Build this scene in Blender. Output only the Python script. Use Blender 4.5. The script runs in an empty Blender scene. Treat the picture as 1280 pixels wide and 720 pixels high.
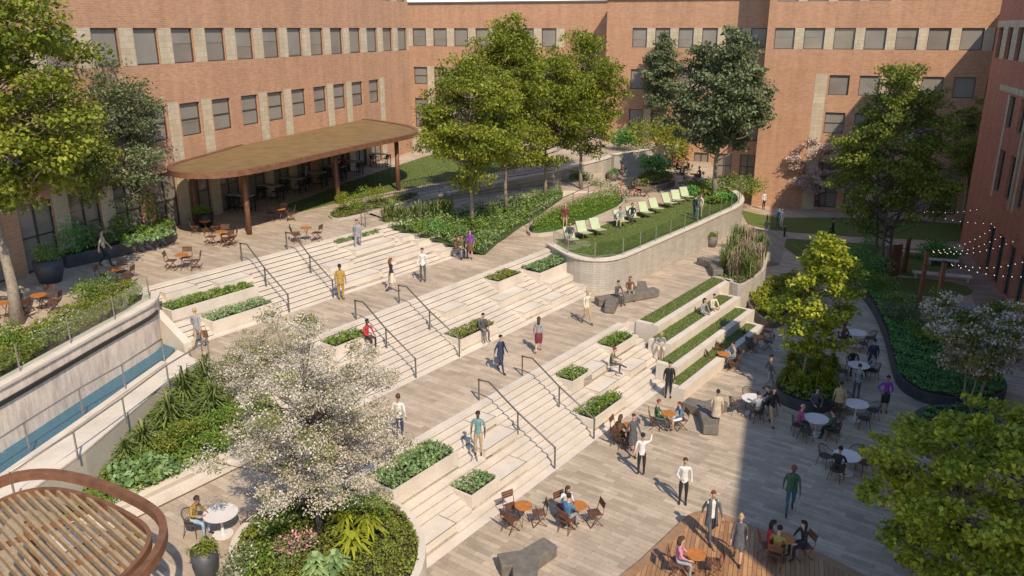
import bpy, math, random
import numpy as np
from mathutils import Vector, Matrix
sc = bpy.context.scene
COL = sc.collection
R = math.radians
random.seed(7)
rng = np.random.default_rng(7)

# ---------------------------------------------------------------- camera
CAMH = 16.0; FPX = 1010.0; PITCH = R(17.84)
cam_d = bpy.data.cameras.new('camera'); cam = bpy.data.objects.new('camera', cam_d); COL.objects.link(cam)
cam.location = (0, 0, CAMH); cam.rotation_euler = (R(90) - PITCH, 0, 0)
cam_d.sensor_width = 36; cam_d.lens = 36 * FPX / 1280; cam_d.clip_start = .1; cam_d.clip_end = 2000
sc.camera = cam

# ---------------------------------------------------------------- light
SUN_EL = R(45); SHADOW_AZ = R(-22)      # azimuth (from +y, clockwise) in which shadows fall
wd = bpy.data.worlds.new('World'); sc.world = wd; wd.use_nodes = True
nt = wd.node_tree; nt.nodes.clear()
sky = nt.nodes.new('ShaderNodeTexSky'); sky.sky_type = 'NISHITA'; sky.sun_disc = False
sky.sun_elevation = SUN_EL; sky.sun_rotation = SHADOW_AZ + math.pi
sky.air_density = 1.0; sky.dust_density = .1; sky.ozone_density = 1.6
bg = nt.nodes.new('ShaderNodeBackground'); bg.inputs[1].default_value = .15
wo = nt.nodes.new('ShaderNodeOutputWorld'); nt.links.new(sky.outputs[0], bg.inputs[0]); nt.links.new(bg.outputs[0], wo.inputs[0])
sd = bpy.data.lights.new('sun', 'SUN'); sd.energy = 3.6; sd.angle = R(.55); sd.color = (1, .855, .67)
sun = bpy.data.objects.new('sun', sd); COL.objects.link(sun)
ldir = Vector((math.sin(SHADOW_AZ) * math.cos(SUN_EL), math.cos(SHADOW_AZ) * math.cos(SUN_EL), -math.sin(SUN_EL)))
sun.rotation_euler = ldir.to_track_quat('-Z', 'Y').to_euler(); sun.location = (30, -40, 60)
vs = sc.view_settings; vs.view_transform = 'Standard'; vs.look = 'None'; vs.gamma = 1; vs.exposure = 0.5; vs.use_curve_mapping = False

# ---------------------------------------------------------------- frames
_cp, _sp = math.cos(PITCH), math.sin(PITCH)
def G(px, py, z=0.):
    """ground point, in metres, of a spot surveyed on the photograph, lying at height z"""
    a = (px - 640) / FPX; b = (py - 360) / FPX
    dx, dy, dz = a, _cp - b * _sp, -_sp - b * _cp
    t = (z - CAMH) / dz
    return (t * dx, t * dy)
def G3(px, py, z=0.): x, y = G(px, py, z); return (x, y, z)
A1 = R(36.3); E1 = (math.sin(A1), math.cos(A1)); E2 = (math.cos(A1), -math.sin(A1))
def S(s, t): return (s * E1[0] + t * E2[0], s * E1[1] + t * E2[1])         # stair frame
A2 = R(18.3); U = (math.sin(A2), math.cos(A2)); V = (math.cos(A2), -math.sin(A2)); C0 = (-9.2, 75.4)
def B(al, pe): return (C0[0] + al * U[0] + pe * V[0], C0[1] + al * U[1] + pe * V[1])   # building frame
Z0, Z1, Z2, Z3 = 0., 1.7, 3.4, 5.1

# ---------------------------------------------------------------- materials
MC = {}
def node_mat(name):
    m = bpy.data.materials.new(name); m.use_nodes = True
    n = m.node_tree; b = n.nodes['Principled BSDF']; return m, n, b
def L(n, a, b): n.links.new(a, b)
def pos_vec(n, rot=0., scale=(1, 1, 1), obj=False, swap=None):
    if obj:
        s = n.nodes.new('ShaderNodeTexCoord').outputs['Object']
    else:
        s = n.nodes.new('ShaderNodeNewGeometry').outputs['Position']
    if swap:
        sp = n.nodes.new('ShaderNodeSeparateXYZ'); cb = n.nodes.new('ShaderNodeCombineXYZ'); L(n, s, sp.inputs[0])
        if swap == 'wall':   # any upright wall: horizontal run, height
            ad = n.nodes.new('ShaderNodeMath'); ad.operation = 'ADD'; L(n, sp.outputs[0], ad.inputs[0]); L(n, sp.outputs[1], ad.inputs[1])
            L(n, ad.outputs[0], cb.inputs[0])
        else: L(n, sp.outputs[0], cb.inputs[0])
        L(n, sp.outputs[2], cb.inputs[1]); s = cb.outputs[0]
    mp = n.nodes.new('ShaderNodeMapping'); mp.inputs['Rotation'].default_value = (0, 0, rot); mp.inputs['Scale'].default_value = scale
    L(n, s, mp.inputs[0]); return mp.outputs[0]
def noise(n, vec, scale, detail=4, rough=.6):
    t = n.nodes.new('ShaderNodeTexNoise'); t.inputs['Scale'].default_value = scale; t.inputs['Detail'].default_value = detail
    t.inputs['Roughness'].default_value = rough; L(n, vec, t.inputs[0]); return t.outputs[0]
def mr(n, v, a, b, c, d):
    t = n.nodes.new('ShaderNodeMapRange'); L(n, v, t.inputs[0])
    for i, x in enumerate((a, b, c, d)): t.inputs[i + 1].default_value = x
    return t.outputs[0]
def mulc(n, col, fac):
    t = n.nodes.new('ShaderNodeVectorMath'); t.operation = 'SCALE'; L(n, col, t.inputs[0]); L(n, fac, t.inputs['Scale']); return t.outputs[0]
def mixc(n, fac, a, b):
    t = n.nodes.new('ShaderNodeMix'); t.data_type = 'RGBA'
    for s, v in ((t.inputs[0], fac), (t.inputs[6], a), (t.inputs[7], b)):
        if isinstance(v, (int, float)): s.default_value = v
        elif isinstance(v, tuple): s.default_value = (*v[:3], 1)
        else: L(n, v, s)
    return t.outputs[2]
def bump(n, b, h, st=.3, d=.02):
    t = n.nodes.new('ShaderNodeBump'); t.inputs['Strength'].default_value = st; t.inputs['Distance'].default_value = d
    L(n, h, t.inputs['Height']); L(n, t.outputs[0], b.inputs['Normal'])

def plain(name, col, rough=.7, metal=0., var=.25, sc_=3.):
    k = ('p', name)
    if k in MC: return MC[k]
    m, n, b = node_mat(name); v = pos_vec(n); ns = noise(n, v, sc_, 5)
    f = mr(n, ns, .3, .7, 1 - var, 1 + var)
    c = n.nodes.new('ShaderNodeRGB'); c.outputs[0].default_value = (*col, 1)
    L(n, mulc(n, c.outputs[0], f), b.inputs['Base Color']); b.inputs['Roughness'].default_value = rough; b.inputs['Metallic'].default_value = metal
    MC[k] = m; return m
def cloth(col):
    k = ('c', tuple(round(c, 3) for c in col))
    if k in MC: return MC[k]
    m = plain('cloth_%d' % len(MC), col, .85, 0, .22, 9.); bump(m.node_tree, m.node_tree.nodes['Principled BSDF'], noise(m.node_tree, pos_vec(m.node_tree, 0, (1, 1, .6)), 14, 4, .6), .8, .03); MC[k] = m; return m
def brickwork(name, c1, c2, mort, obj_swap, bw, rh, ms, dirt=.25, rough=.85, rot=0., bumpst=.25):
    m, n, b = node_mat(name); v = pos_vec(n, rot, obj=obj_swap == 'xz', swap=obj_swap if obj_swap != 'flat' else None)
    t = n.nodes.new('ShaderNodeTexBrick'); L(n, v, t.inputs[0])
    t.inputs['Color1'].default_value = (*c1, 1); t.inputs['Color2'].default_value = (*c2, 1); t.inputs['Mortar'].default_value = (*mort, 1)
    t.inputs['Scale'].default_value = 1; t.inputs['Mortar Size'].default_value = ms; t.inputs['Mortar Smooth'].default_value = .3
    t.inputs['Brick Width'].default_value = bw; t.inputs['Row Height'].default_value = rh; t.inputs['Bias'].default_value = 0
    v2 = pos_vec(n); big = noise(n, v2, .35, 5, .65); fine = noise(n, v2, 14, 4)
    f1 = mr(n, big, .25, .75, 1 - dirt, 1 + dirt * .7)
    st_ = noise(n, pos_vec(n, 0, (1.1, 1.1, .10) if obj_swap != 'flat' else (1.7, 1.7, 1.7)), 1.3, 6, .72); f3 = mr(n, st_, .34, .62, .86, 1.04); m3_ = n.nodes.new('ShaderNodeMath'); m3_.operation = 'MULTIPLY'; L(n, f1, m3_.inputs[0]); L(n, f3, m3_.inputs[1]); f1 = m3_.outputs[0]; f2 = mr(n, fine, .3, .7, .9, 1.1)
    mm = n.nodes.new('ShaderNodeMath'); mm.operation = 'MULTIPLY'; L(n, f1, mm.inputs[0]); L(n, f2, mm.inputs[1])
    L(n, mulc(n, t.outputs[0], mm.outputs[0]), b.inputs['Base Color']); b.inputs['Roughness'].default_value = rough
    inv = mr(n, t.outputs[1], 0, 1, 1, 0); bump(n, b, inv, bumpst, .01); return m

M = {}
PAV = A1 - math.pi / 2      # pavers run down the slope of the stairs
# long side of each paver runs across the stairs
M['pave'] = brickwork('plaza_pavers', (.53, .43, .32), (.35, .28, .205), (.26, .205, .15), 'flat', 1.0, .22, .007, .24, .75, rot=A1)
M['pave2'] = brickwork('landing_pavers', (.54, .435, .325), (.39, .305, .22), (.29, .23, .175), 'flat', 1.05, .24, .006, .2, .75, rot=A1)
M['brick'] = brickwork('tan_brick', (.51, .27, .145), (.42, .20, .105), (.46, .32, .22), 'xz', .34, .11, .014, .10)
M['brick_red'] = brickwork('red_brick', (.54, .20, .12), (.44, .145, .085), (.34, .19, .13), 'xz', .34, .11, .014, .10)
M['stone'] = brickwork('cream_stone', (.56, .47, .33), (.48, .39, .26), (.38, .31, .21), 'xz', .6, .3, .012, .08)
M['wallstone'] = brickwork('coursed_stone', (.49, .44, .37), (.42, .375, .315), (.29, .255, .215), 'wall', .75, .14, .010, .15)
def concrete(name, c, var=.14, streak=False):
    m, n, b = node_mat(name); v = pos_vec(n); a = noise(n, v, .8, 6, .7); d = noise(n, v, 22, 3)
    f = mr(n, a, .3, .7, 1 - var, 1 + var); f2 = mr(n, d, .3, .7, .90, 1.08)
    mm = n.nodes.new('ShaderNodeMath'); mm.operation = 'MULTIPLY'; L(n, f, mm.inputs[0]); L(n, f2, mm.inputs[1]); fac = mm.outputs[0]
    if streak:
        s = noise(n, pos_vec(n, 0, (4, 4, .9)), 1., 6, .75); f3 = mr(n, s, .32, .62, .72, 1.15)
        m2 = n.nodes.new('ShaderNodeMath'); m2.operation = 'MULTIPLY'; L(n, fac, m2.inputs[0]); L(n, f3, m2.inputs[1]); fac = m2.outputs[0]
    c_ = n.nodes.new('ShaderNodeRGB'); c_.outputs[0].default_value = (*c, 1)
    L(n, mulc(n, c_.outputs[0], fac), b.inputs['Base Color']); b.inputs['Roughness'].default_value = .8
    bump(n, b, d, .15, .01); return m
M['conc'] = concrete('pale_concrete', (.62, .545, .455))
M['conc2'] = concrete('wall_concrete', (.44, .39, .32))
M['waterwall'] = concrete('wet_stained_stone', (.66, .555, .465), .1, True)
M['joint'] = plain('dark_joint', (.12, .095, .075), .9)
M['benchst'] = plain('dark_cast_stone', (.16, .14, .115), .7, 0, .25, 5)
M['planter_dark'] = plain('dark_planter_steel', (.055, .055, .062), .5, 0, .3, 2)
M['soil'] = plain('soil', (.05, .035, .022), .95, 0, .4, 8)
M['rail'] = plain('bronze_grey_rail', (.13, .12, .105), .45, .4, .15)
M['steel'] = plain('brushed_rail', (.33, .31, .28), .4, .6, .15)
M['cap'] = plain('metal_coping', (.23, .22, .21), .5, .3, .1)
M['roofing'] = plain('roof_membrane', (.2, .19, .18), .9)
M['frame'] = plain('dark_window_frame', (.055, .05, .045), .5)
M['frame_teal'] = plain('teal_window_frame', (.05, .075, .07), .5)
M['wood_dark'] = plain('brown_slat_wood', (.13, .055, .03), .6, 0, .35, 6)
M['orange'] = plain('orange_table_top', (.42, .155, .03), .5, 0, .25, 5)
M['whitetop'] = plain('white_table_top', (.68, .64, .6), .35, 0, .05)
M['wicker'] = plain('dark_wicker', (.075, .055, .042), .8, 0, .4, 25)
M['lime_sling'] = plain('pale_lime_sling', (.41, .47, .29), .7, 0, .08)
M['corten'] = plain('rust_brown_steel', (.215, .10, .055), .55, .2, .3, 3)
M['canopy_top'] = plain('olive_brown_roof_skin', (.20, .125, .045), .8, 0, .22, 1.2)
M['bark'] = plain('grey_bark', (.27, .22, .165), .9, 0, .35, 10)
M['bark_dark'] = plain('dark_bark', (.12, .09, .065), .9, 0, .35, 10)
M['black'] = plain('black_metal', (.02, .02, .02), .5)
M['greytop'] = plain('grey_bar_top', (.30, .29, .28), .4, 0, .1)
def wood(name, c1, c2, rot, wd=.14):
    m = brickwork(name, c1, c2, (.06, .03, .015), 'flat', 3.2, wd, .008, .12, .6, rot=rot)
    return m
M['deck'] = wood('timber_deck', (.47, .26, .125), (.29, .15, .07), -(math.pi / 2 - A2))
M['deckedge'] = plain('deck_border', (.30, .175, .09), .6, 0, .2, 4)
def wood_slat(name, col):
    m, n, b = node_mat(name); v = pos_vec(n, 0, (1, 1, 1)); a = noise(n, v, 6, 6); f = mr(n, a, .3, .7, .75, 1.2)
    c = n.nodes.new('ShaderNodeRGB'); c.outputs[0].default_value = (*col, 1); L(n, mulc(n, c.outputs[0], f), b.inputs['Base Color']); b.inputs['Roughness'].default_value = .6; return m
M['slat'] = wood_slat('pale_timber_slat', (.36, .25, .135))
def grass_mat(name, c1, c2):
    m, n, b = node_mat(name); v = pos_vec(n); a = noise(n, v, .5, 5); d = noise(n, v, 30, 5, .8)
    f = mr(n, d, .25, .75, .55, 1.4); L(n, mulc(n, mixc(n, a, c1, c2), f), b.inputs['Base Color']); b.inputs['Roughness'].default_value = .9
    bump(n, b, d, .6, .03); return m
M['lawn'] = grass_mat('lawn_grass', (.085, .125, .018), (.115, .15, .028))
M['soilgreen'] = grass_mat('green_soil', (.035, .055, .012), (.06, .085, .02))
def water_mat():
    m, n, b = node_mat('blue_water'); v = pos_vec(n, R(20), (1, 3, 1)); a = noise(n, v, 3, 4)
    L(n, mixc(n, a, (.025, .11, .17), (.045, .17, .24)), b.inputs['Base Color']); b.inputs['Roughness'].default_value = .06; bump(n, b, noise(n, pos_vec(n, R(20), (2, 7, 1)), 2.2, 5, .7), 1., .06); return m
M['water'] = water_mat()
def pane_mat(name, c1, c2, rough=.07):
    m, n, b = node_mat(name); v = pos_vec(n, 0, (.25, .25, .6)); a = noise(n, v, 1, 3)
    L(n, mixc(n, mr(n, a, .35, .65, 0, 1), c1, c2), b.inputs['Base Color']); b.inputs['Roughness'].default_value = rough; b.inputs['IOR'].default_value = 1.5; bump(n, b, noise(n, pos_vec(n), .8, 2), .25, .05); return m
M['pane'] = pane_mat('shaded_glazing', (.20, .175, .145), (.27, .235, .195))
M['blind'] = plain('roller_blind', (.25, .225, .19), .35, 0, .12, .6)
M['pane_dark'] = pane_mat('ground_glazing', (.05, .045, .04), (.11, .10, .085), .1)
M['pane_teal'] = pane_mat('teal_glazing', (.035, .05, .045), (.10, .12, .11), .15)
def glass_mat():
    m, n, b = node_mat('clear_guard_glass'); nt_ = n
    tr = n.nodes.new('ShaderNodeBsdfTransparent'); tr.inputs[0].default_value = (.93, .96, .93, 1)
    gl = n.nodes.new('ShaderNodeBsdfGlossy'); gl.inputs['Roughness'].default_value = .05; gl.inputs[0].default_value = (.8, .85, .8, 1)
    mx = n.nodes.new('ShaderNodeMixShader'); mx.inputs[0].default_value = .12
    L(n, tr.outputs[0], mx.inputs[1]); L(n, gl.outputs[0], mx.inputs[2]); L(n, mx.outputs[0], n.nodes['Material Output'].inputs[0]); return m
M['glass'] = glass_mat()
def bulb_mat():
    m, n, b = node_mat('warm_bulb'); b.inputs['Base Color'].default_value = (1, .9, .75, 1); b.inputs['Emission Color'].default_value = (1, .85, .65, 1); b.inputs['Emission Strength'].default_value = .9; return m
M['bulb'] = bulb_mat()
def leaf_mat(name, dark, light, tr=.35, rough=.55):
    m, n, b = node_mat(name)
    at = n.nodes.new('ShaderNodeAttribute'); at.attribute_name = 'lv'
    c = mixc(n, at.outputs['Fac'], dark, light)
    L(n, c, b.inputs['Base Color']); b.inputs['Roughness'].default_value = rough; b.inputs['Specular IOR Level'].default_value = .3
    t = n.nodes.new('ShaderNodeBsdfTranslucent'); L(n, c, t.inputs[0])
    mx = n.nodes.new('ShaderNodeMixShader'); mx.inputs[0].default_value = tr
    L(n, b.outputs[0], mx.inputs[1]); L(n, t.outputs[0], mx.inputs[2]); L(n, mx.outputs[0], n.nodes['Material Output'].inputs[0]); return m
LEAF = {
 'lime': leaf_mat('leaf_lime', (0.12, 0.17, 0.012), (0.46, 0.48, 0.05), .38),
 'bright': leaf_mat('leaf_bright_lime', (.14, .21, .015), (.62, .62, .07), .42),  # lime leaf colour lightened to stand in for sun on the shaded corner tree
 'olive': leaf_mat('leaf_olive', (.085, .125, .018), (.34, .37, .06), .35),
 'dark': leaf_mat('leaf_dark_green', (.065, .09, .035), (.27, .31, .15), .2),
 'grove': leaf_mat('leaf_yellow_green', (.085, .125, .015), (.40, .42, .05), .38),
 'bush': leaf_mat('leaf_fresh_green', (.075, .145, .02), (.30, .42, .07), .3),
 'deep': leaf_mat('leaf_deep_green', (.06, .19, .045), (.24, .50, .13), .25),
 'hosta': leaf_mat('leaf_hosta', (0.1, 0.19, 0.06), (0.36, 0.48, 0.2), .25),
 'blade': leaf_mat('leaf_blade', (0.09, 0.14, 0.03), (0.33, 0.38, 0.13), .3),
 'moss': leaf_mat('leaf_moss', (.10, .14, .02), (.33, .36, .06), .3),
 'white': leaf_mat('petal_white', (.38, .33, .25), (.74, .67, .55), .25),
 'pink': leaf_mat('petal_pink', (.55, .22, .25), (.80, .48, .46), .25),
 'cream': leaf_mat('petal_cream', (.50, .42, .34), (.85, .76, .66), .3),
 'mauve': leaf_mat('petal_mauve', (.48, .35, .30), (.74, .58, .50), .25),
 'straw': leaf_mat('seed_head_straw', (.26, .2, .12), (.5, .42, .28), .3),
}

# ---------------------------------------------------------------- object helpers
def prop(o, label=None, cat=None, group=None, kind=None):
    if label: o['label'] = label
    if cat: o['category'] = cat
    if group: o['group'] = group
    if kind: o['kind'] = kind
    return o
def thing(name, label, cat, loc=(0, 0, 0), rz=0, group=None):
    o = bpy.data.objects.new(name, None); o.empty_display_size = .3; COL.objects.link(o); o.location = loc; o.rotation_euler = (0, 0, rz)
    return prop(o, label, cat, group)
def inst(name, me, parent=None, loc=(0, 0, 0), rz=0):
    o = bpy.data.objects.new(name, me); COL.objects.link(o); o.location = loc; o.rotation_euler = (0, 0, rz)
    if parent is not None: o.parent = parent
    return o
class MB:
    def __init__(s): s.v = []; s.f = []; s.m = []
    def add(s, vs_, fs, mi=0):
        k = len(s.v); s.v += [tuple(p) for p in vs_]; s.f += [tuple(i + k for i in f) for f in fs]; s.m += [mi] * len(fs); return s
    def box(s, x0, x1, y0, y1, z0, z1, mi=0):
        return s.add([(x0, y0, z0), (x1, y0, z0), (x1, y1, z0), (x0, y1, z0), (x0, y0, z1), (x1, y0, z1), (x1, y1, z1), (x0, y1, z1)],
                     [(3, 2, 1, 0), (4, 5, 6, 7), (0, 1, 5, 4), (1, 2, 6, 5), (2, 3, 7, 6), (3, 0, 4, 7)], mi)
    def obox(s, p, q, w, z0, z1, mi=0):
        """box along p->q (2D), width w"""
        dx, dy = q[0] - p[0], q[1] - p[1]; l = math.hypot(dx, dy) or 1; nx, ny = -dy / l * w / 2, dx / l * w / 2
        return s.prism([(p[0] - nx, p[1] - ny), (q[0] - nx, q[1] - ny), (q[0] + nx, q[1] + ny), (p[0] + nx, p[1] + ny)], z0, z1, mi)
    def prism(s, poly, z0, z1, mi=0, mtop=None, taper=0.):
        ar = sum(poly[i][0] * poly[(i + 1) % len(poly)][1] - poly[(i + 1) % len(poly)][0] * poly[i][1] for i in range(len(poly)))
        if ar < 0: poly = poly[::-1]
        n = len(poly); zb = z0 if callable(z0) else (lambda x, y: z0); zt = z1 if callable(z1) else (lambda x, y: z1)
        cx = sum(p[0] for p in poly) / n; cy = sum(p[1] for p in poly) / n
        top = [(x + (cx - x) * taper, y + (cy - y) * taper, zt(x, y)) for x, y in poly]; bot = [(x, y, zb(x, y)) for x, y in poly]
        s.add(bot + top, [tuple(range(n))[::-1]] + [(i, (i + 1) % n, n + (i + 1) % n, n + i) for i in range(n)], mi)
        s.f.append(tuple(len(s.v) - n + i for i in range(n))); s.m.append(mi if mtop is None else mtop); return s
    def tube(s, pts, r, k=6, mi=0, cap=True):
        pts = [Vector(p) for p in pts]; rs = r if isinstance(r, (list, tuple)) else [r] * len(pts); base = len(s.v)
        for i, p in enumerate(pts):
            d = (pts[min(i + 1, len(pts) - 1)] - pts[max(i - 1, 0)]).normalized()
            a = d.cross(Vector((0, 0, 1)) if abs(d.z) < .9 else Vector((1, 0, 0))).normalized(); b = d.cross(a)
            for j in range(k):
                t = 2 * math.pi * j / k; s.v.append(tuple(p + (a * math.cos(t) + b * math.sin(t)) * rs[i]))
        for i in range(len(pts) - 1):
            for j in range(k):
                s.f.append((base + i * k + j, base + i * k + (j + 1) % k, base + (i + 1) * k + (j + 1) % k, base + (i + 1) * k + j)); s.m.append(mi)
        if cap:
            s.f.append(tuple(base + j for j in range(k))[::-1]); s.m.append(mi); s.f.append(tuple(base + (len(pts) - 1) * k + j for j in range(k))); s.m.append(mi)
        return s
    def disc(s, c, r, z0, z1, n=20, mi=0, rx=None):
        rx = rx or r
        return s.prism([(c[0] + rx * math.cos(2 * math.pi * i / n), c[1] + r * math.sin(2 * math.pi * i / n)) for i in range(n)], z0, z1, mi)
    def ball(s, c, r, mi=0, n=8, m_=6, zs=1., f=None):
        vs_ = []; 
        for i in range(m_ + 1):
            th = math.pi * i / m_
            for j in range(n):
                p = Vector((math.sin(th) * math.cos(2 * math.pi * j / n), math.sin(th) * math.sin(2 * math.pi * j / n), math.cos(th) * zs)) * r
                if f: p = f(p)
                vs_.append((c[0] + p.x, c[1] + p.y, c[2] + p.z))
        fs = [(i * n + j, (i + 1) * n + j, (i + 1) * n + (j + 1) % n, i * n + (j + 1) % n) for i in range(m_) for j in range(n)]
        return s.add(vs_, fs, mi)
    def mesh(s, name, mats, smooth=False, off=(0, 0, 0)):
        me = bpy.data.meshes.new(name)
        me.from_pydata([(x - off[0], y - off[1], z - off[2]) for x, y, z in s.v], [], s.f)
        for m in mats: me.materials.append(m)
        me.polygons.foreach_set('material_index', s.m)
        if smooth: me.polygons.foreach_set('use_smooth', [True] * len(s.f))
        me.update(); return me
    def obj(s, name, mats, parent=None, smooth=False, origin=None):
        """links the collected shapes as one object. Without a parent the origin goes to the base centre."""
        if not isinstance(mats, (list, tuple)): mats = [mats]
        if parent is None and origin is None:
            xs = [v[0] for v in s.v]; ys = [v[1] for v in s.v]; origin = ((min(xs) + max(xs)) / 2, (min(ys) + max(ys)) / 2, min(v[2] for v in s.v))
        off = origin or (0, 0, 0)
        if parent is not None and origin is None and parent.rotation_euler[2] == 0: off = tuple(parent.location)
        if parent is not None and origin == 'local': off = (0, 0, 0)
        return inst(name, s.mesh(name, mats, smooth, off), parent, (0, 0, 0) if parent is not None else off)
def npmesh(name, v, f, lv, mats, off=(0, 0, 0), mi=None, smooth=False):
    """quads from numpy arrays, with a per-face random value"""
    me = bpy.data.meshes.new(name); v = np.asarray(v, np.float32).reshape(-1, 3) - np.asarray(off, np.float32); f = np.asarray(f, np.int32).reshape(-1, 4)
    me.vertices.add(len(v)); me.vertices.foreach_set('co', v.ravel()); me.loops.add(f.size); me.loops.foreach_set('vertex_index', f.ravel())
    me.polygons.add(len(f)); me.polygons.foreach_set('loop_start', np.arange(0, f.size, 4, dtype=np.int32))
    for m in mats: me.materials.append(m)
    if mi is not None: me.polygons.foreach_set('material_index', np.asarray(mi, np.int32))
    a = me.attributes.new('lv', 'FLOAT', 'FACE'); a.data.foreach_set('value', np.asarray(lv, np.float32))
    me.update(calc_edges=True); return me
def norm(a): return a / (np.linalg.norm(a, axis=1, keepdims=True) + 1e-9)
def leaf_quads(c, size, up=.5, asp=.55, out=None, fold=.25):
    """one folded four-cornered leaf (two quads' worth in one kite) at every centre"""
    n = len(c); d = norm(rng.normal(size=(n, 3)) + (0 if out is None else out * 1.2) - np.array([0, 0, .25])); nn = norm(rng.normal(size=(n, 3)) * (1 - up) + np.array([0, 0, up * 1.6]))
    sd_ = norm(np.cross(d, nn)); nn = np.cross(sd_, d)
    sz = (size * rng.uniform(.6, 1.25, n))[:, None]
    p0 = c - d * sz * .5; p2 = c + d * sz * .5; m = c - d * sz * .05
    p1 = m + sd_ * sz * asp * .5 + nn * sz * fold * .3; p3 = m - sd_ * sz * asp * .5 + nn * sz * fold * .3
    v = np.stack([p0, p1, p2, p3], 1).reshape(-1, 3); return v, np.arange(4 * n).reshape(-1, 4)

# ---------------------------------------------------------------- ground and levels
def slab(name, poly, z1, z0, mats, mtop=1, label=None, kind='structure', cat=None):
    o = MB().prism(poly, z0, z1, 0, mtop).obj(name, mats); return prop(o, label, cat, None, kind)
g = MB(); g.add([(-400, -300, 0), (400, -300, 0), (400, 600, 0), (-400, 600, 0)], [(0, 1, 2, 3)]); prop(g.obj('plaza', M['pave']), kind='structure')

# middle landing and upper landing follow the stair directions
TA, TB, TC = -32.85, -25.7, -18.2
WA, WB, WC = 3.55 / 12, 3.55 / 12, 3.4 / 12
HR = 1.7 / 12
low_landing = [S(-4, -10), S(10.5, -10), S(12.5, TC - .04), S(34.9, TC - .04), S(35, -17.7), S(44.3, -17.7), G(905, 338, Z1), G(918, 312, Z1), G(934, 284, Z1), G(880, 250, Z1), S(40, -26), S(-4, -26)]
slab('landing', low_landing, Z1, -.5, [M['conc'], M['pave2']])
up_landing = [S(17.1, -29.2), G(243, 452, Z2), G(300, 459, Z2), S(17.6, TB - .04), S(39.7, TB - .04), G(715, 320, Z2), G(738, 323, Z2), G(765, 322, Z2), G(790, 314, Z2), G(830, 298, Z2), G(870, 281, Z2), G(905, 265, Z2), G(920, 258, Z2), G(926, 252, Z2), G(923, 244, Z2),
              G(905, 237, Z2), B(13.2, 26), B(13.2, 14), B(0, 6), S(36, -36), S(17.1, -34)]
slab('upper_landing', up_landing, Z2, -.5, [M['conc'], M['pave2']])
# walkway beside the water channel, one level with the upper landing
walk = [G(-160, 760, Z2), G(-160, 690, Z2), G(0, 597, Z2), G(205, 452, Z2), G(222, 437, Z2), G(246, 450, Z2), G(190, 487, Z2), G(100, 563, Z2), G(0, 634, Z2)]
slab('walkway', walk, Z2 + .004, Z1 - .3, [M['conc2'], M['conc']])
terrace = [S(17.25, TA - .04), S(32.7, TA - .04), G(494, 278, Z3), G(440, 262, Z3), G(530, 246, Z3), G(600, 233, Z3), G(700, 212, Z3), G(762, 197, Z3), G(800, 188, Z3), G(843, 178, Z3), B(13.3, 22), B(17.2, 14), B(17.2, -14), B(-.3, -1.), B(-62, -1.), B(-62, 4),
           G(-150, 560, Z3), G(0, 482, Z3), G(60, 448, Z3), G(120, 415, Z3), G(165, 391, Z3), G(184, 380, Z3), G(189, 373, Z3)]
slab('terrace', terrace, Z3, 0, [M['conc'], M['pave2']])

def stairs(tt, zt, w, s0, s1, label, extra=None):
    """twelve risers, each with a dark shadow gap at its foot"""
    m = MB(); g_ = .045
    for k in range(1, 13):
        z = zt - k * HR; t = tt + (k - 1) * w         # riser k stands at t, from z up to z+HR
        m.add([(*S(s0, t), z + g_), (*S(s1, t), z + g_), (*S(s1, t), z + HR), (*S(s0, t), z + HR)], [(0, 1, 2, 3)], 0)
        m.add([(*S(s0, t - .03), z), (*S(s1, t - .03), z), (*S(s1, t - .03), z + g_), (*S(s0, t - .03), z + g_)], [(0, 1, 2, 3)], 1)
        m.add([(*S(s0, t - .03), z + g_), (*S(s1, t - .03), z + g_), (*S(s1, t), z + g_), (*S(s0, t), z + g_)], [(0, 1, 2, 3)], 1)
        if k < 12: m.add([(*S(s0, t - .03), z), (*S(s1, t - .03), z), (*S(s1, t + w), z), (*S(s0, t + w), z)], [(3, 2, 1, 0)], 0)
        for s_ in (s0, s1): m.add([(*S(s_, t), zt - 1.72), (*S(s_, t + w), zt - 1.72), (*S(s_, t + w), z), (*S(s_, t), z)], [(0, 1, 2, 3)], 0)
    # pale border stone along the top edge
    m.add([(*S(s0, tt - .35), zt + .004), (*S(s1, tt - .35), zt + .004), (*S(s1, tt), zt + .004), (*S(s0, tt), zt + .004)], [(0, 1, 2, 3)], 0)
    m.add([(*S(s0, tt), zt - .01), (*S(s1, tt), zt - .01), (*S(s1, tt), zt + .004), (*S(s0, tt), zt + .004)], [(0, 1, 2, 3)], 0)
    tb = tt + 11 * w
    m.add([(*S(s0, tb - .05), zt - 1.7 + .004), (*S(s1, tb - .05), zt - 1.7 + .004), (*S(s1, tb + .38), zt - 1.7 + .004), (*S(s0, tb + .38), zt - 1.7 + .004)], [(0, 1, 2, 3)], 0)
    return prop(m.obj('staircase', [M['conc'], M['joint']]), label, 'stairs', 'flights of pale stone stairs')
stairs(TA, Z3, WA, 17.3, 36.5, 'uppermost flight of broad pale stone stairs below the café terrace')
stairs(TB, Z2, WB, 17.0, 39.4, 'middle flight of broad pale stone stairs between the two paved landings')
stairs(TC, Z1, WC, 12.5, 34.4, 'lowest flight of broad pale stone stairs ending on the lower plaza')

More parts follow.
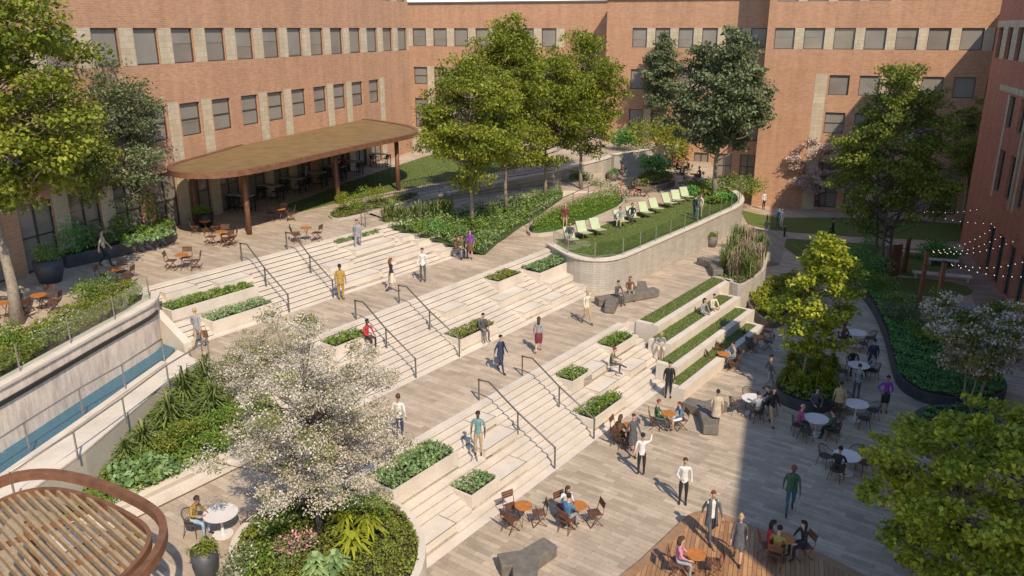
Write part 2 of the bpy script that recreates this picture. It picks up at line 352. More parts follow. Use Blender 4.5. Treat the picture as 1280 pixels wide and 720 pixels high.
# ---------------------------------------------------------------- vegetation
def rosette(v, f, lv, c, n, ln, wd_, rise, droop, jit=.3):
    """strap leaves arching out from c, two quads each"""
    for i in range(n):
        a = 2 * math.pi * i / n + random.uniform(-jit, jit); l = ln * random.uniform(.75, 1.15); r_ = rise * random.uniform(.7, 1.2)
        dx, dy = math.cos(a), math.sin(a); px, py = -dy * wd_ / 2, dx * wd_ / 2
        pts = [(c[0], c[1], c[2], .5), (c[0] + dx * l * .5, c[1] + dy * l * .5, c[2] + r_ * .85, 1.), (c[0] + dx * l, c[1] + dy * l, c[2] + r_ * .85 - droop, .15)]
        k = len(v)
        for x, y, z, q in pts: v += [(x - px * q, y - py * q, z), (x + px * q, y + py * q, z)]
        f += [(k, k + 1, k + 3, k + 2), (k + 2, k + 3, k + 5, k + 4)]; q_ = random.random(); lv += [q_, min(1, q_ + .15)]
def poly_pts(poly, n):
    """random points inside a 2D polygon"""
    P = np.array(poly); lo, hi = P.min(0), P.max(0); out = []
    while sum(map(len, out)) < n:
        q = rng.uniform(lo, hi, (n * 3 + 20, 2)); ins = np.zeros(len(q), bool); j = len(P) - 1
        for i in range(len(P)):
            xi, yi = P[i]; xj, yj = P[j]
            cnd = ((yi > q[:, 1]) != (yj > q[:, 1])) & (q[:, 0] < (xj - xi) * (q[:, 1] - yi) / (yj - yi + 1e-12) + xi); ins ^= cnd; j = i
        out.append(q[ins])
        if len(out) > 60: break
    return np.concatenate(out)[:n]
def area(poly): return abs(sum(poly[i][0] * poly[(i + 1) % len(poly)][1] - poly[(i + 1) % len(poly)][0] * poly[i][1] for i in range(len(poly)))) / 2
def zfun(z): return z if callable(z) else (lambda x, y: z)
def ground_cover(poly, z, kind, h=.3, leaf=.1, dens=260, label='low green ground cover', parent=None, lump=.8, flower=None, fd=0., name='ground_cover'):
    n = int(min(area(poly) * dens, 26000)); p = poly_pts(poly, n); zf = zfun(z)
    s1, s2 = random.uniform(0, 9), random.uniform(0, 9)
    hh = h * (.65 + .35 * lump * (np.sin(p[:, 0] * 3.1 + s1) * np.cos(p[:, 1] * 2.7 + s2) + .5 * np.sin(p[:, 0] * 7 + p[:, 1] * 6)))
    zz = np.array([zf(x, y) for x, y in p]) + hh * rng.uniform(.45, 1., len(p)) ** .6
    c = np.column_stack([p, zz])
    v, f = leaf_quads(c, leaf, .55, .6); mi = np.zeros(len(f), int); mats = [LEAF[kind]]; lv = np.clip(rng.normal(.45, .28, len(f)), 0, 1)
    if flower:
        mats.append(LEAF[flower]); mi[rng.random(len(f)) < fd] = 1
    off = (c[:, 0].mean(), c[:, 1].mean(), c[:, 2].min())
    me = npmesh(name, v, f, lv, mats, off if parent is None else tuple(parent.location), mi)
    o = inst(name, me, parent, off if parent is None else (0, 0, 0)); o['kind'] = 'stuff'
    if parent is None: prop(o, label, 'ground cover')
    return o
_shrub = {}
def shrub_mesh(kind, r, h, leaf, n, flower=None, fd=.15, var=0, style='ball'):
    k = (kind, r, h, leaf, n, flower, var, style)
    if k in _shrub: return _shrub[k]
    if style == 'ball':
        cl = rng.normal(size=(7, 3)) * [r * .38, r * .38, h * .16] + [0, 0, h * .55]
        c = cl[rng.integers(0, 7, n)] + norm(rng.normal(size=(n, 3))) * (rng.random((n, 1)) ** .35) * [r * .6, r * .6, h * .42]
        c[:, 2] = np.abs(c[:, 2]); out = norm(c - np.array([0, 0, h * .4])); v, f = leaf_quads(c, leaf, .35, .55, out); lv = np.clip(rng.normal(.45, .28, n), 0, 1)
        mi = np.zeros(n, int)
        if flower: mi[(rng.random(n) < fd * 2) & (c[:, 2] > h * .45)] = 1
        me = npmesh('foliage', v, f, lv, [LEAF[kind]] + ([LEAF[flower]] if flower else []), (0, 0, 0), mi)
    else:
        V_, F_, L_ = [], [], []
        if style == 'hosta':
            for q in range(3): rosette(V_, F_, L_, (0, 0, h * .15 * q), n // 3, r * (1 - .25 * q), leaf, h * (.5 + .25 * q), h * .25)
        elif style == 'fern':
            for q in range(2): rosette(V_, F_, L_, (0, 0, 0), n // 2, r * (1 - .3 * q), leaf, h * (.7 + .5 * q), h * .5, .15)
        elif style == 'yucca':
            for q in range(5): rosette(V_, F_, L_, (random.uniform(-.08, .08), random.uniform(-.08, .08), .05), n // 5, r * (1.05 - .2 * q), leaf, h * (.45 + .22 * q), h * .1 * (2 - q * .5))
        elif style == 'grass':
            for q in range(n // 8):
                c = (random.uniform(-r, r) * .5, random.uniform(-r, r) * .5, 0); rosette(V_, F_, L_, c, 8, r * .5, leaf, h * random.uniform(.8, 1.2), h * .12, .6)
        me = npmesh('foliage', V_, F_, L_, [LEAF[kind]])
    _shrub[k] = me; return me
def shrub(px, py, z, kind, r, h, label, name='shrub', group=None, leaf=.09, n=500, flower=None, var=0, style='ball', cat='shrub', xy=None, fd=.15):
    x, y = xy or G(px, py, z)
    return prop(inst(name, shrub_mesh(kind, r, h, leaf, n, flower, fd, var, style), None, (x, y, z), random.uniform(0, 6.28)), label, cat, group)

def bed_wall(poly, z0, z1, label, name='planter', mat='conc', curb=.16, fill=.12, cat='planter', group=None, zmat='soil', ztop=None, origin=None):
    """planter: rim of given thickness round a polygon, soil inside"""
    n = len(poly); ar = sum(poly[i][0] * poly[(i + 1) % n][1] - poly[(i + 1) % n][0] * poly[i][1] for i in range(n))
    if ar < 0: poly = poly[::-1]
    inn = []
    for i in range(n):
        p0, p1, p2 = Vector(poly[i - 1]), Vector(poly[i]), Vector(poly[(i + 1) % n])
        a = (p1 - p0).normalized(); b = (p2 - p1).normalized(); na = Vector((-a.y, a.x)); nb = Vector((-b.y, b.x)); nn = (na + nb); nn = nn / max(.6, nn.length ** 2 / 2) 
        inn.append(tuple(p1 + nn * curb))
    zt = zfun(z1); zb = zfun(z0)
    xs = [p[0] for p in poly]; ys = [p[1] for p in poly]; c = ((min(xs) + max(xs)) / 2, (min(ys) + max(ys)) / 2); zz = min(zb(*p) for p in poly)
    root = thing(name, label, cat, (*c, zz), 0, group)
    m = MB(); V_ = [(x, y, zb(x, y)) for x, y in poly] + [(x, y, zt(x, y)) for x, y in poly] + [(x, y, zt(x, y)) for x, y in inn] + [(x, y, zt(x, y) - fill - .05) for x, y in inn]
    F_ = []
    for i in range(n):
        j = (i + 1) % n; F_ += [(i, j, n + j, n + i), (n + i, n + j, 2 * n + j, 2 * n + i), (2 * n + i, 2 * n + j, 3 * n + j, 3 * n + i)]
    m.add(V_, F_); m.obj('rim', M[mat], root)
    s_ = MB(); s_.add([(x, y, zt(x, y) - fill) for x, y in inn], [tuple(range(n))]); s_.obj('soil', M[zmat], root)
    return root, inn

# trees ----------------------------------------------------------
def tree(px, py, z, H, trunk_h, rx, label, kind, leaf=.16, n=16000, shape='oval', seed=1, tr=.14, lean=(0, 0), bark='bark', name='tree', ncl=70, clr=.62, gap=.0, flower=None, fd=0., group=None, xy=None, stems=1, zc=None, asp=.6, cat='tree', nl=None, up=.45):
    global rng
    keep = rng; rng = np.random.default_rng(seed); random.seed(seed)
    x, y = xy or G(px, py, z)
    root = thing(name, label, cat, (x, y, z), 0, group)
    rz_ = (H - trunk_h) / 2; cz = trunk_h + rz_
    # clump centres in the crown volume, denser towards the skin
    d = norm(rng.normal(size=(ncl, 3))); rad = rng.uniform(.30, .92, (ncl, 1)) ** .75
    cc = d * rad * [rx, rx, rz_]
    if shape == 'cone': k = np.clip(1.15 - .75 * (cc[:, 2] / rz_ + 1) / 2, .2, 1.2); cc[:, :2] *= k[:, None]
    if shape == 'vase': k = np.clip(.45 + .65 * (cc[:, 2] / rz_ + 1) / 2, .2, 1.2); cc[:, :2] *= k[:, None]
    if shape == 'layer': cc[:, 2] = np.round(cc[:, 2] / (rz_ * .4)) * rz_ * .4 + rng.normal(0, .08, ncl) * rz_
    cc += [lean[0], lean[1], cz]
    # limbs: trunk with branches reaching to clumps
    tm = MB()
    for st in range(stems):
        o_ = (0, 0) if stems == 1 else (math.cos(st * 2.1) * .18, math.sin(st * 2.1) * .18)
        sp_ = (0, 0) if stems == 1 else (math.cos(st * 2.1) * rx * .3, math.sin(st * 2.1) * rx * .3)
        top = Vector((lean[0] * .9 + sp_[0], lean[1] * .9 + sp_[1], trunk_h + (H - trunk_h) * .7))
        pts = []; rs = []
        for i in range(8):
            t = i / 7; w_ = .0 if i in (0,) else tr * .55
            pts.append(Vector((o_[0] + top.x * t + random.uniform(-w_, w_), o_[1] + top.y * t + random.uniform(-w_, w_), top.z * t))); rs.append(tr / math.sqrt(stems) * (1.25 if i == 0 else 1 - .85 * t))
        tm.tube(pts, rs, 8)
        sel = range(st, ncl, stems)
        for i in sel:
            c = Vector(cc[i]); t = min(.95, max(trunk_h * .75, min(c.z - .5 * (c - Vector((top.x, top.y, c.z))).length, top.z * .95)) / top.z)
            a = pts[0].lerp(pts[-1], t); fi = t * 7; j = min(6, int(fi)); a = pts[j].lerp(pts[j + 1], fi - j)
            mid = a.lerp(c, .5) + Vector((random.uniform(-.1, .1), random.uniform(-.1, .1), .0)) * rx * .5 - Vector((0, 0, .05 * rx))
            r0 = tr * .34 * (1 - t * .5); tm.tube([a, mid, c], [r0, r0 * .6, r0 * .22], 5, cap=False)
            for q in range(3):
                e = c + Vector(rng.normal(size=3)) * clr * .6; tm.tube([mid.lerp(c, .6), e], [r0 * .3, r0 * .1], 4, cap=False)
    tm.obj('trunk', M[bark], root, True, 'local')
    # leaves
    csz = clr * rng.uniform(.55, 1.25, ncl); w = csz ** 2; w /= w.sum(); ci = rng.choice(ncl, n, p=w)
    off = rng.normal(size=(n, 3)); off = norm(off) * (rng.random((n, 1)) ** .45) * csz[ci][:, None] * [1.1, 1.1, .6]
    sub = norm(rng.normal(size=(ncl * 6, 3))); # sprays inside each clump give uneven edges
    sp_i = rng.integers(0, 6, n) + ci * 6; off = off * .62 + sub[sp_i] * (csz[ci] * .62)[:, None] * [1, 1, .55]
    c = cc[ci] + off; out = norm(off + (cc[ci] - np.array([lean[0], lean[1], cz])) * .2)
    v, f = leaf_quads(c, leaf, up, asp, out); clv = rng.uniform(-.18, .18, ncl); lv = np.clip(rng.normal(.45, .27, n) + clv[ci], 0, 1)
    mi = np.zeros(n, int)
    if flower:
        fc = rng.random(ncl * 6) < fd; mi[fc[sp_i]] = 1; mi[rng.random(n) < .1] = 0
    me = npmesh('crown', v, f, lv, [LEAF[kind]] + ([LEAF[flower]] if flower else []), (0, 0, 0), mi)
    inst('crown', me, root); rng = keep; random.seed(seed + 99); return root

# ---------------------------------------------------------------- buildings
def facade(root, x0, x1, z0, z1, ops, stones, brick, depth=.22, name='wall', pane='pane', frm='frame', reveal=True, off=(0, 0), rz=0, th=1.0):
    """ops: (xa, xb, za, zb, mullions, transoms). Local x along the wall, y into the building."""
    hold = root
    xs = sorted({round(v, 3) for o in ops for v in o[:2]} | {x0, x1} | {v for s in stones for v in s[:2]}); zs = sorted({round(v, 3) for o in ops for v in o[2:4]} | {z0, z1} | {v for s in stones for v in s[2:4]})
    xs = [v for v in xs if x0 <= v <= x1]; zs = [v for v in zs if z0 <= v <= z1]
    m = MB()
    def T(x, y, z):
        c, s = math.cos(rz), math.sin(rz); return (off[0] + x * c - y * s, off[1] + x * s + y * c, z)
    for i in range(len(xs) - 1):
        for j in range(len(zs) - 1):
            a, b, c, d = xs[i], xs[i + 1], zs[j], zs[j + 1]; mx, mz = (a + b) / 2, (c + d) / 2
            if any(o[0] < mx < o[1] and o[2] < mz < o[3] for o in ops): continue
            st = any(o[0] < mx < o[1] and o[2] < mz < o[3] for o in stones); y = -.012 if st else 0
            m.add([T(a, y, c), T(b, y, c), T(b, y, d), T(a, y, d)], [(0, 1, 2, 3)], 1 if st else 0)
    for o in ops:
        a, b, c, d = o[:4]
        for q in (((a, 0, c), (a, depth, c), (a, depth, d), (a, 0, d)), ((b, 0, c), (b, 0, d), (b, depth, d), (b, depth, c)), ((a, 0, d), (a, depth, d), (b, depth, d), (b, 0, d)), ((a, 0, c), (b, 0, c), (b, depth, c), (a, depth, c))):
            m.add([T(*p) for p in q], [(0, 1, 2, 3)], 0)
    m.obj(name, [brick, M['stone']], root, origin='local')
    for o in ops:
        a, b, c, d = o[:4]; nx, nz = o[4], o[5]; f = MB(); t = .06 if b - a < 2.4 else .08
        def bar(xa, xb, za, zb, y0=depth - .10, y1=depth - .02):
            vs_ = [T(xa, y0, za), T(xb, y0, za), T(xb, y1, za), T(xa, y1, za), T(xa, y0, zb), T(xb, y0, zb), T(xb, y1, zb), T(xa, y1, zb)]
            f.add(vs_, [(3, 2, 1, 0), (4, 5, 6, 7), (0, 1, 5, 4), (1, 2, 6, 5), (2, 3, 7, 6), (3, 0, 4, 7)])
        bar(a + .003, a + t, c + .003, d - .003); bar(b - t, b - .003, c + .003, d - .003); bar(a + t, b - t, c + .003, c + t); bar(a + t, b - t, d - t, d - .003)
        for i in range(nx): x = a + (b - a) * (i + 1) / (nx + 1); bar(x - t / 2, x + t / 2, c + t, d - t)
        for i in range(nz): z = c + (d - c) * (i + 1) / (nz + 1); bar(a + t, b - t, z - t / 2, z + t / 2, depth - .09, depth - .03)
        w = f.obj('window', M[frm], root, origin='local')
        p = MB(); jy = random.uniform(-.012, .012); p.add([T(a + .01, depth - .03 + jy, c + .01), T(b - .01, depth - .03 - jy, c + .01), T(b - .01, depth - .03 - jy * .5, d - .01), T(a + .01, depth - .03 + jy, d - .01)], [(0, 1, 2, 3)])
        p.obj('pane', M[pane], w, origin='local')
        if nx == 0 and random.random() < .75:
            q = MB(); zt2 = d - .05; zb2 = d - (d - c) * random.choice((.95, .6, .45, .97, .97)) + .02; yb = depth - .045; q.add([T(a + t, yb, zb2), T(b - t, yb, zb2), T(b - t, yb, zt2), T(a + t, yb, zt2)], [(0, 1, 2, 3)]); q.obj('blind', M['blind'], w, origin='local')
def side(root, pts, z0, z1, brick, name='side_wall'):
    m = MB()
    for a, b in zip(pts, pts[1:]): m.add([(*a, z0), (*b, z0), (*b, z1), (*a, z1)], [(0, 1, 2, 3)])
    m.obj(name, brick, root, origin='local')
def roof(root, poly, z):
    m = MB().prism(poly, z - .3, z); m.obj('roof', M['roofing'], root, origin='local')
def coping(root, pts, z, w=.35):
    m = MB()
    for a, b in zip(pts, pts[1:]): m.obox(a, b, w, z + .003, z + .13)
    m.obj('coping', M['cap'], root, origin='local')

# left building -----------------------------------------------------
lb = thing('brick_building', 'long tan brick building on the left behind the café terrace', 'building', (*C0, Z3), math.atan2(U[1], U[0]))
lb.location = (C0[0], C0[1], 0)
ops, st = [], []
for i in range(0, 21):
    a = -2.24 - 2.815 * i; b = a + 1.78; ops.append((a, b, 14.12, 16.0, 0, 0)); ops.append((a, b, 18.18, 20.06, 0, 0))
    st.append((b, a + 2.815, 14.12, 16.0)); st.append((b, a + 2.815, 18.18, 20.06))
st.append((-2.24 - 2.815 * 21 + 1.78, -2.24 - 2.815 * 20, 14.12, 16))
for i in range(0, 19):
    a = -7.9 - 2.815 * i; b = a + 1.72; ops.append((a, b, 10.08, 11.93, 0, 1)); ops.append((a - .1, b + .1, Z3 + .06, 8.35, 1, 1))
    if i % 3 == 1: pass
    elif i % 3 == 0: st.append((b + .1, a + 2.715, Z3, 12.05))
    else: st.append((b + .1, a + 2.715, Z3, 12.05))
facade(lb, -66, 0, 3.3, 22.5, ops, st, M['brick'])
side(lb, [(0, 0), (0, 24), (-66, 24), (-66, 0)], 0, 22.5, M['brick']); roof(lb, [(-66, .3), (0, .3), (0, 24), (-66, 24)], 22.3); coping(lb, [(-66, 0), (0, 0), (0, 24)], 22.5)

# middle back building ----------------------------------------------
mb = thing('brick_building', 'low tan brick building with its flat roof against the sky', 'building', (C0[0], C0[1], 0), -A2)
ops, st = [], []
for i in range(-3, 7):
    a = -7.54 + 2.483 * i + .0; b = a + 1.61
    if b > 14.9: continue
    ops += [(a, b, 14.08, 15.97, 0, 0), (a, b, 9.98, 11.85, 0, 1), (a, b, 5.2, 8.45, 0, 1)]; st.append((b, a + 2.483 if a + 2.483 < 15 else b + .5, 14.08, 15.97))
    if i % 3 != 2: st.append((b + .04, a + 2.44, 5.1, 11.95))
def shift(ops, dy): return ops
facade(mb, -18, 15.15, 3.3, 18.58, ops, st, M['brick'], off=(0, 17))
ops, st = [], []
for i in range(0, 6):
    a = 17.7 + 2.215 * i; b = a + 1.42
    ops += [(a, b, 14.2, 16.0, 0, 0), (a, b, 10.25, 12.15, 0, 0), (a, b, 5.6, 8.3, 0, 0)]; st.append((b, a + 2.215, 14.2, 16.0))
    if i % 2 == 0: st.append((b + .04, a + 2.17, 5.3, 12.2))
    if i >= 3: ops.append((a, b, .8, 4.3, 1, 2))
facade(mb, 15.15, 32, 0, 18.58, ops, st, M['brick'], off=(0, 13))
ops = [(.5, 1.2, 14.1, 16, 0, 0), (1.7, 2.4, 14.1, 16, 0, 0), (2.9, 3.6, 14.1, 16, 0, 0), (.5, 1.2, 10.1, 12, 0, 0), (1.7, 2.4, 10.1, 12, 0, 0), (2.9, 3.6, 10.1, 12, 0, 0), (.5, 1.2, 5.6, 8.4, 0, 0), (2.9, 3.6, 5.6, 8.4, 0, 0)]
# jog between the two fronts: runs from (15.15,17) to (15.15,13)
facade(mb, 0, 4, 3.3, 18.58, ops, [(1.2, 1.7, 10.1, 16)], M['brick'], off=(15.15, 17), rz=-math.pi / 2)
side(mb, [(32, 13), (32, 40), (-18, 40), (-18, 17)], 0, 18.58, M['brick']); roof(mb, [(-18, 17.3), (15.2, 17.3), (15.4, 13.3), (32, 13.3), (32, 40), (-18, 40)], 18.3)
coping(mb, [(-18, 17), (15.15, 17), (15.15, 13), (32, 13)], 18.58)

# right back building -----------------------------------------------
rb = thing('brick_building', 'tall tan brick building at the back right, crossed by a slanting shadow', 'building', (C0[0], C0[1], 0), -A2)
ops, st = [], [(34.75, 35.75, 0, 12.15)]
for i in range(0, 8):
    a = 30.96 + 2.463 * i; b = a + 1.69; ops += [(a, b, 14.22, 16.0, 0, 0), (a, b, 18.2, 20., 0, 0)]; st += [(b, a + 2.463, 14.22, 16.), (b, a + 2.463, 18.2, 20.)]
    if i >= 2: ops += [(a + .03, b, 10.35, 12.06, 0, 0), (a + .03, b, 7.0, 8.85, 0, 1), (a - .05, b + .1, .3, 4.4, 1, 2)]
    if i in (4, 7): st.append((b + .1, a + 2.41, 0, 12.15))
    if i == 3: st.append((b + .1, a + 2.41, 0, 12.15))
facade(rb, 30.3, 52, 0, 23.5, ops, st, M['brick'], off=(0, 9.7))
side(rb, [(52, 9.7), (52, 40), (30.3, 40), (30.3, 9.7)], 0, 23.5, M['brick']); roof(rb, [(30.5, 10), (52, 10), (52, 40), (30.5, 40)], 23.3)
shadow_block = MB(); p = lambda a, q: (a, q)
shadow_block.prism([(49, .9), (60, .9), (60, 9.6), (49, 9.6)], 0, 18.2); shadow_block.obj('added_shadow_block', M['brick'], rb, origin='local')  # unseen block, added to throw the slanting shadow onto the back facade

# right building ----------------------------------------------------
PR = 46.5
rr = thing('brick_building', 'dark red brick building in shade along the right edge with tall narrow windows', 'building', (*B(0, PR), 0), math.atan2(-U[1], -U[0]))
ops, st = [], []
for i in range(0, 20):
    a = -.2 + 2.78 * i + .1
    ops.append((a, a + 1.35, 13.95, 16.05, 1, 0))
    st.append((a + 1.35, a + 2.78, 13.95, 16.05))
    a2 = 6.45 + 2.85 * i
    if a2 < 60:
        ops.append((a2, a2 + 1.4, 9.7, 11.75, 1, 0)); ops.append((a2, a2 + 1.4, 5.5, 8.25, 1, 1))
        st.append((a2 + 1.4, a2 + 1.4 + .5, 5., 11.8)) if i % 2 else st.append((a2 - .55, a2, 5., 11.8))
    a3 = 7.3 + 2.75 * i
    if a3 < 60: ops.append((a3, a3 + 1.6, .08, 3.3, 1, 1))
st += [(3.2, 8.2, 11.9, 12.3), (-.75, 60, 16.05, 16.5), (3.2, 60, 11.9, 12.3)]
facade(rr, -.8, 62, 0, 21.9, ops, st, M['brick_red'], depth=.3, pane='pane_teal', frm='frame_teal')
side(rr, [(62, 0), (62, 20), (-.8, 20), (-.8, 0)], 0, 21.9, M['brick_red']); roof(rr, [(-.8, .3), (62, .3), (62, 20), (-.8, 20)], 21.7); coping(rr, [(-.8, 20), (-.8, 0), (62, 0)], 21.9)

# ---------------------------------------------------------------- walls
def wall_line(pts, z0, z1, th, label, name='retaining_wall', mat='wallstone', cap='conc', caph=.08, cat='wall', capw=.08):
    """thick wall along a polyline (2D), top at z1"""
    zt = zfun(z1); zb = zfun(z0); P = [Vector(p) for p in pts]; n = len(P); L_, R_ = [], []
    for i in range(n):
        d = (P[min(i + 1, n - 1)] - P[max(i - 1, 0)]).normalized(); nn = Vector((-d.y, d.x)); L_.append(P[i] + nn * th / 2); R_.append(P[i] - nn * th / 2)
    c = sum(P, Vector((0, 0))) / n; root = thing(name, label, cat, (c.x, c.y, min(zb(*p) for p in pts)))
    def strip(Lp, Rp, za, zb_, nm, m_):
        m = MB(); k = len(Lp); V_ = [(p.x, p.y, za(p.x, p.y)) for p in Lp] + [(p.x, p.y, za(p.x, p.y)) for p in Rp] + [(p.x, p.y, zb_(p.x, p.y)) for p in Lp] + [(p.x, p.y, zb_(p.x, p.y)) for p in Rp]
        F_ = []
        for i in range(k - 1): F_ += [(i, i + 1, 2 * k + i + 1, 2 * k + i), (k + i + 1, k + i, 3 * k + i, 3 * k + i + 1), (2 * k + i, 2 * k + i + 1, 3 * k + i + 1, 3 * k + i), (i + 1, i, k + i, k + i + 1)]
        F_ += [(0, 2 * k, 3 * k, k), (k - 1, 2 * k - 1, 4 * k - 1, 3 * k - 1)]; m.add(V_, F_); m.obj(nm, M[m_], root)
    strip(L_, R_, zb, lambda x, y: zt(x, y) - caph, 'wall_face', mat)
    f = (th / 2 + capw) / (th / 2)
    strip([p + (l - p) * f for p, l in zip(P, L_)], [p + (r - p) * f for p, r in zip(P, R_)], lambda x, y: zt(x, y) - caph + .002, zt, 'coping', cap)
    return root
def smooth_pts(pts, it=2):
    for _ in range(it):
        q = [pts[0]]
        for a, b in zip(pts, pts[1:]): q += [(a[0] * .75 + b[0] * .25, a[1] * .75 + b[1] * .25), (a[0] * .25 + b[0] * .75, a[1] * .25 + b[1] * .75)]
        pts = q + [pts[-1]]
    return pts
def closed_smooth(pts, it=2):
    for _ in range(it):
        q = []
        for i in range(len(pts)):
            a, b = pts[i], pts[(i + 1) % len(pts)]; q += [(a[0] * .75 + b[0] * .25, a[1] * .75 + b[1] * .25), (a[0] * .25 + b[0] * .75, a[1] * .25 + b[1] * .75)]
        pts = q
    return pts

# wall round the raised lawn
ZW = 3.68
rw = smooth_pts([S(39.4, -26.1), G(712, 318, ZW), G(738, 324, ZW), G(768, 323, ZW), G(795, 312, ZW), G(830, 297, ZW), G(870, 280, ZW), G(905, 264, ZW), G(921, 257, ZW), G(928, 249, ZW), G(922, 240, ZW), G(905, 233, ZW)], 2)
wall_line(rw, -.2, ZW, .32, 'curved coursed stone retaining wall holding up the raised lawn', caph=.09)
# water wall on the left
ZL = 5.35
ww = smooth_pts([G(-150, 556, ZL), G(0, 478, ZL), G(60, 445, ZL), G(120, 412, ZL), G(160, 391, ZL), G(182, 379, ZL), G(190, 371, ZL), G(191, 364, ZL)], 2)
wwr = wall_line(ww, 2.9, ZL, .4, 'pale curved wall streaked with falling water above the blue channel', 'water_wall', 'waterwall', 'conc', .10)
# dark water slot near the top of the wall face
a_, b_ = G(-150, 572, ZL - .7), G(178, 391, ZL - .7)
sl = MB(); 
P_ = [Vector(p) for p in ww]; off_ = []
for i in range(2, len(P_) - 7):
    d = (P_[i + 1] - P_[i]).normalized(); off_.append(P_[i] + Vector((d.y, -d.x)) * .23)
for p, q in zip(off_, off_[1:]): sl.obox(p, q, .1, ZL - .62, ZL - .48)
sl.obj('water_slot', M['black'], wwr)
# channel water
ZC = 2.95
chan = [G(-160, 700, ZC), G(0, 612, ZC), G(105, 547, ZC), G(200, 480, ZC), G(206, 470, ZC), G(196, 440, ZC), G(150, 430, ZC), G(0, 540, ZC), G(-160, 600, ZC)]
# retaining wall beside the ramp
def ramp_z(x, y):   # slope of the ramp, falling with distance
    return 0
rt = smooth_pts([G(560, 240, 5.35), G(600, 231.5, 5.35), G(680, 215.5, 5.35), G(735, 203, 5.35), G(757, 197, 5.35), G(764, 194, 5.35)], 1)
wall_line(rt, 3.2, 5.35, .35, 'long grey stone retaining wall behind the accessible ramp', mat='wallstone')
rt2 = [G(766, 196, 5.3), G(800, 190, 5.4), G(846, 178, 5.5)]
wall_line(rt2, 3.2, 5.55, .35, 'short pale stone retaining wall under the yellow shrubs at the back', mat='wallstone')

# water channel: trough with water, curb
m = MB(); m.prism([G(-160, 668, Z2), G(-160, 600, 3.1), G(0, 530, 3.1), G(188, 430, 3.1), S(17.0, -30.), G(205, 450, Z2), G(199, 452, Z2), G(0, 594, Z2)], 2.3, 3.27); o = m.obj('water', M['water']); prop(o, kind='structure')
wall_line([G(-160, 690, Z2 + .1), G(0, 597, Z2 + .1), G(100, 527, Z2 + .1), G(205, 452, Z2 + .1)], 2.5, Z2 + .12, .22, 'low pale kerb between the blue water channel and the walkway', 'channel_kerb', 'conc', 'conc', .03, 'kerb', .02)
wall_line([G(-100, 700, Z2 + .1), G(0, 634, Z2 + .1), G(100, 563, Z2 + .1), G(190, 487, Z2 + .1), G(243, 452, Z2 + .1)], 1.2, Z2 + .1, .3, 'long low concrete edge wall of the walkway above the planting', 'edge_wall', 'conc2', 'conc', .06, 'wall', .02)
# stringer beside the upper stairs
m = MB(); sw = []
for (s_, t_, z_) in ((17.05, TA - .1, Z3 + .15), (17.05, TB - 3.2, Z2 + .12)): pass
p0, p1 = S(17.12, TA + .3), S(17.12, TA + 12.4 * WA)
m.prism([S(16.93, TA + .3), S(17.27, TA + .3), S(17.27, TA + 12.4 * WA), S(16.93, TA + 12.4 * WA)], 2.8, lambda x, y: Z3 + .18 - ((x - p0[0]) * E2[0] + (y - p0[1]) * E2[1]) / (12.1 * WA) * 1.75)
prop(m.obj('stair_cheek', M['conc']), 'sloping pale cheek wall at the left end of the uppermost stairs', 'wall')

# ---------------------------------------------------------------- seating blocks and planters in the stairs
FL = {'A': (TA, Z3, WA), 'B': (TB, Z2, WB), 'C': (TC, Z1, WC)}
FN = {'A': 'uppermost', 'B': 'middle', 'C': 'lowest'}
def sblock(f, k, s0, s1, lab, n=3):
    t0, zt, w = FL[f]; z = zt - k * HR; ta = t0 + (k - 1) * w + .02; tb = t0 + (k - 1 + n) * w; m = MB()
    m.prism([S(s0, ta), S(s1, ta), S(s1, tb), S(s0, tb)], z - n * HR + .03, z + .004)
    m.prism([S(s0 + .03, ta), S(s1 - .03, ta), S(s1 - .03, tb - .03), S(s0 + .03, tb - .03)], z - n * HR + .002, z - n * HR + .03, 1)
    # fine joint lines round the seat edge
    for a, b in ((S(s0, tb - .03), S(s1, tb - .03)),): m.obox(a, b, .03, z + .004, z + .009, 1)
    for s_ in (s0 + .02, s1 - .02): m.obox(S(s_, ta), S(s_, tb - .03), .026, z + .004, z + .008, 1)
    return prop(m.obj('seating_block', [M['conc'], M['joint']]), lab, 'stone bench', 'stone seating blocks built into the stairs')
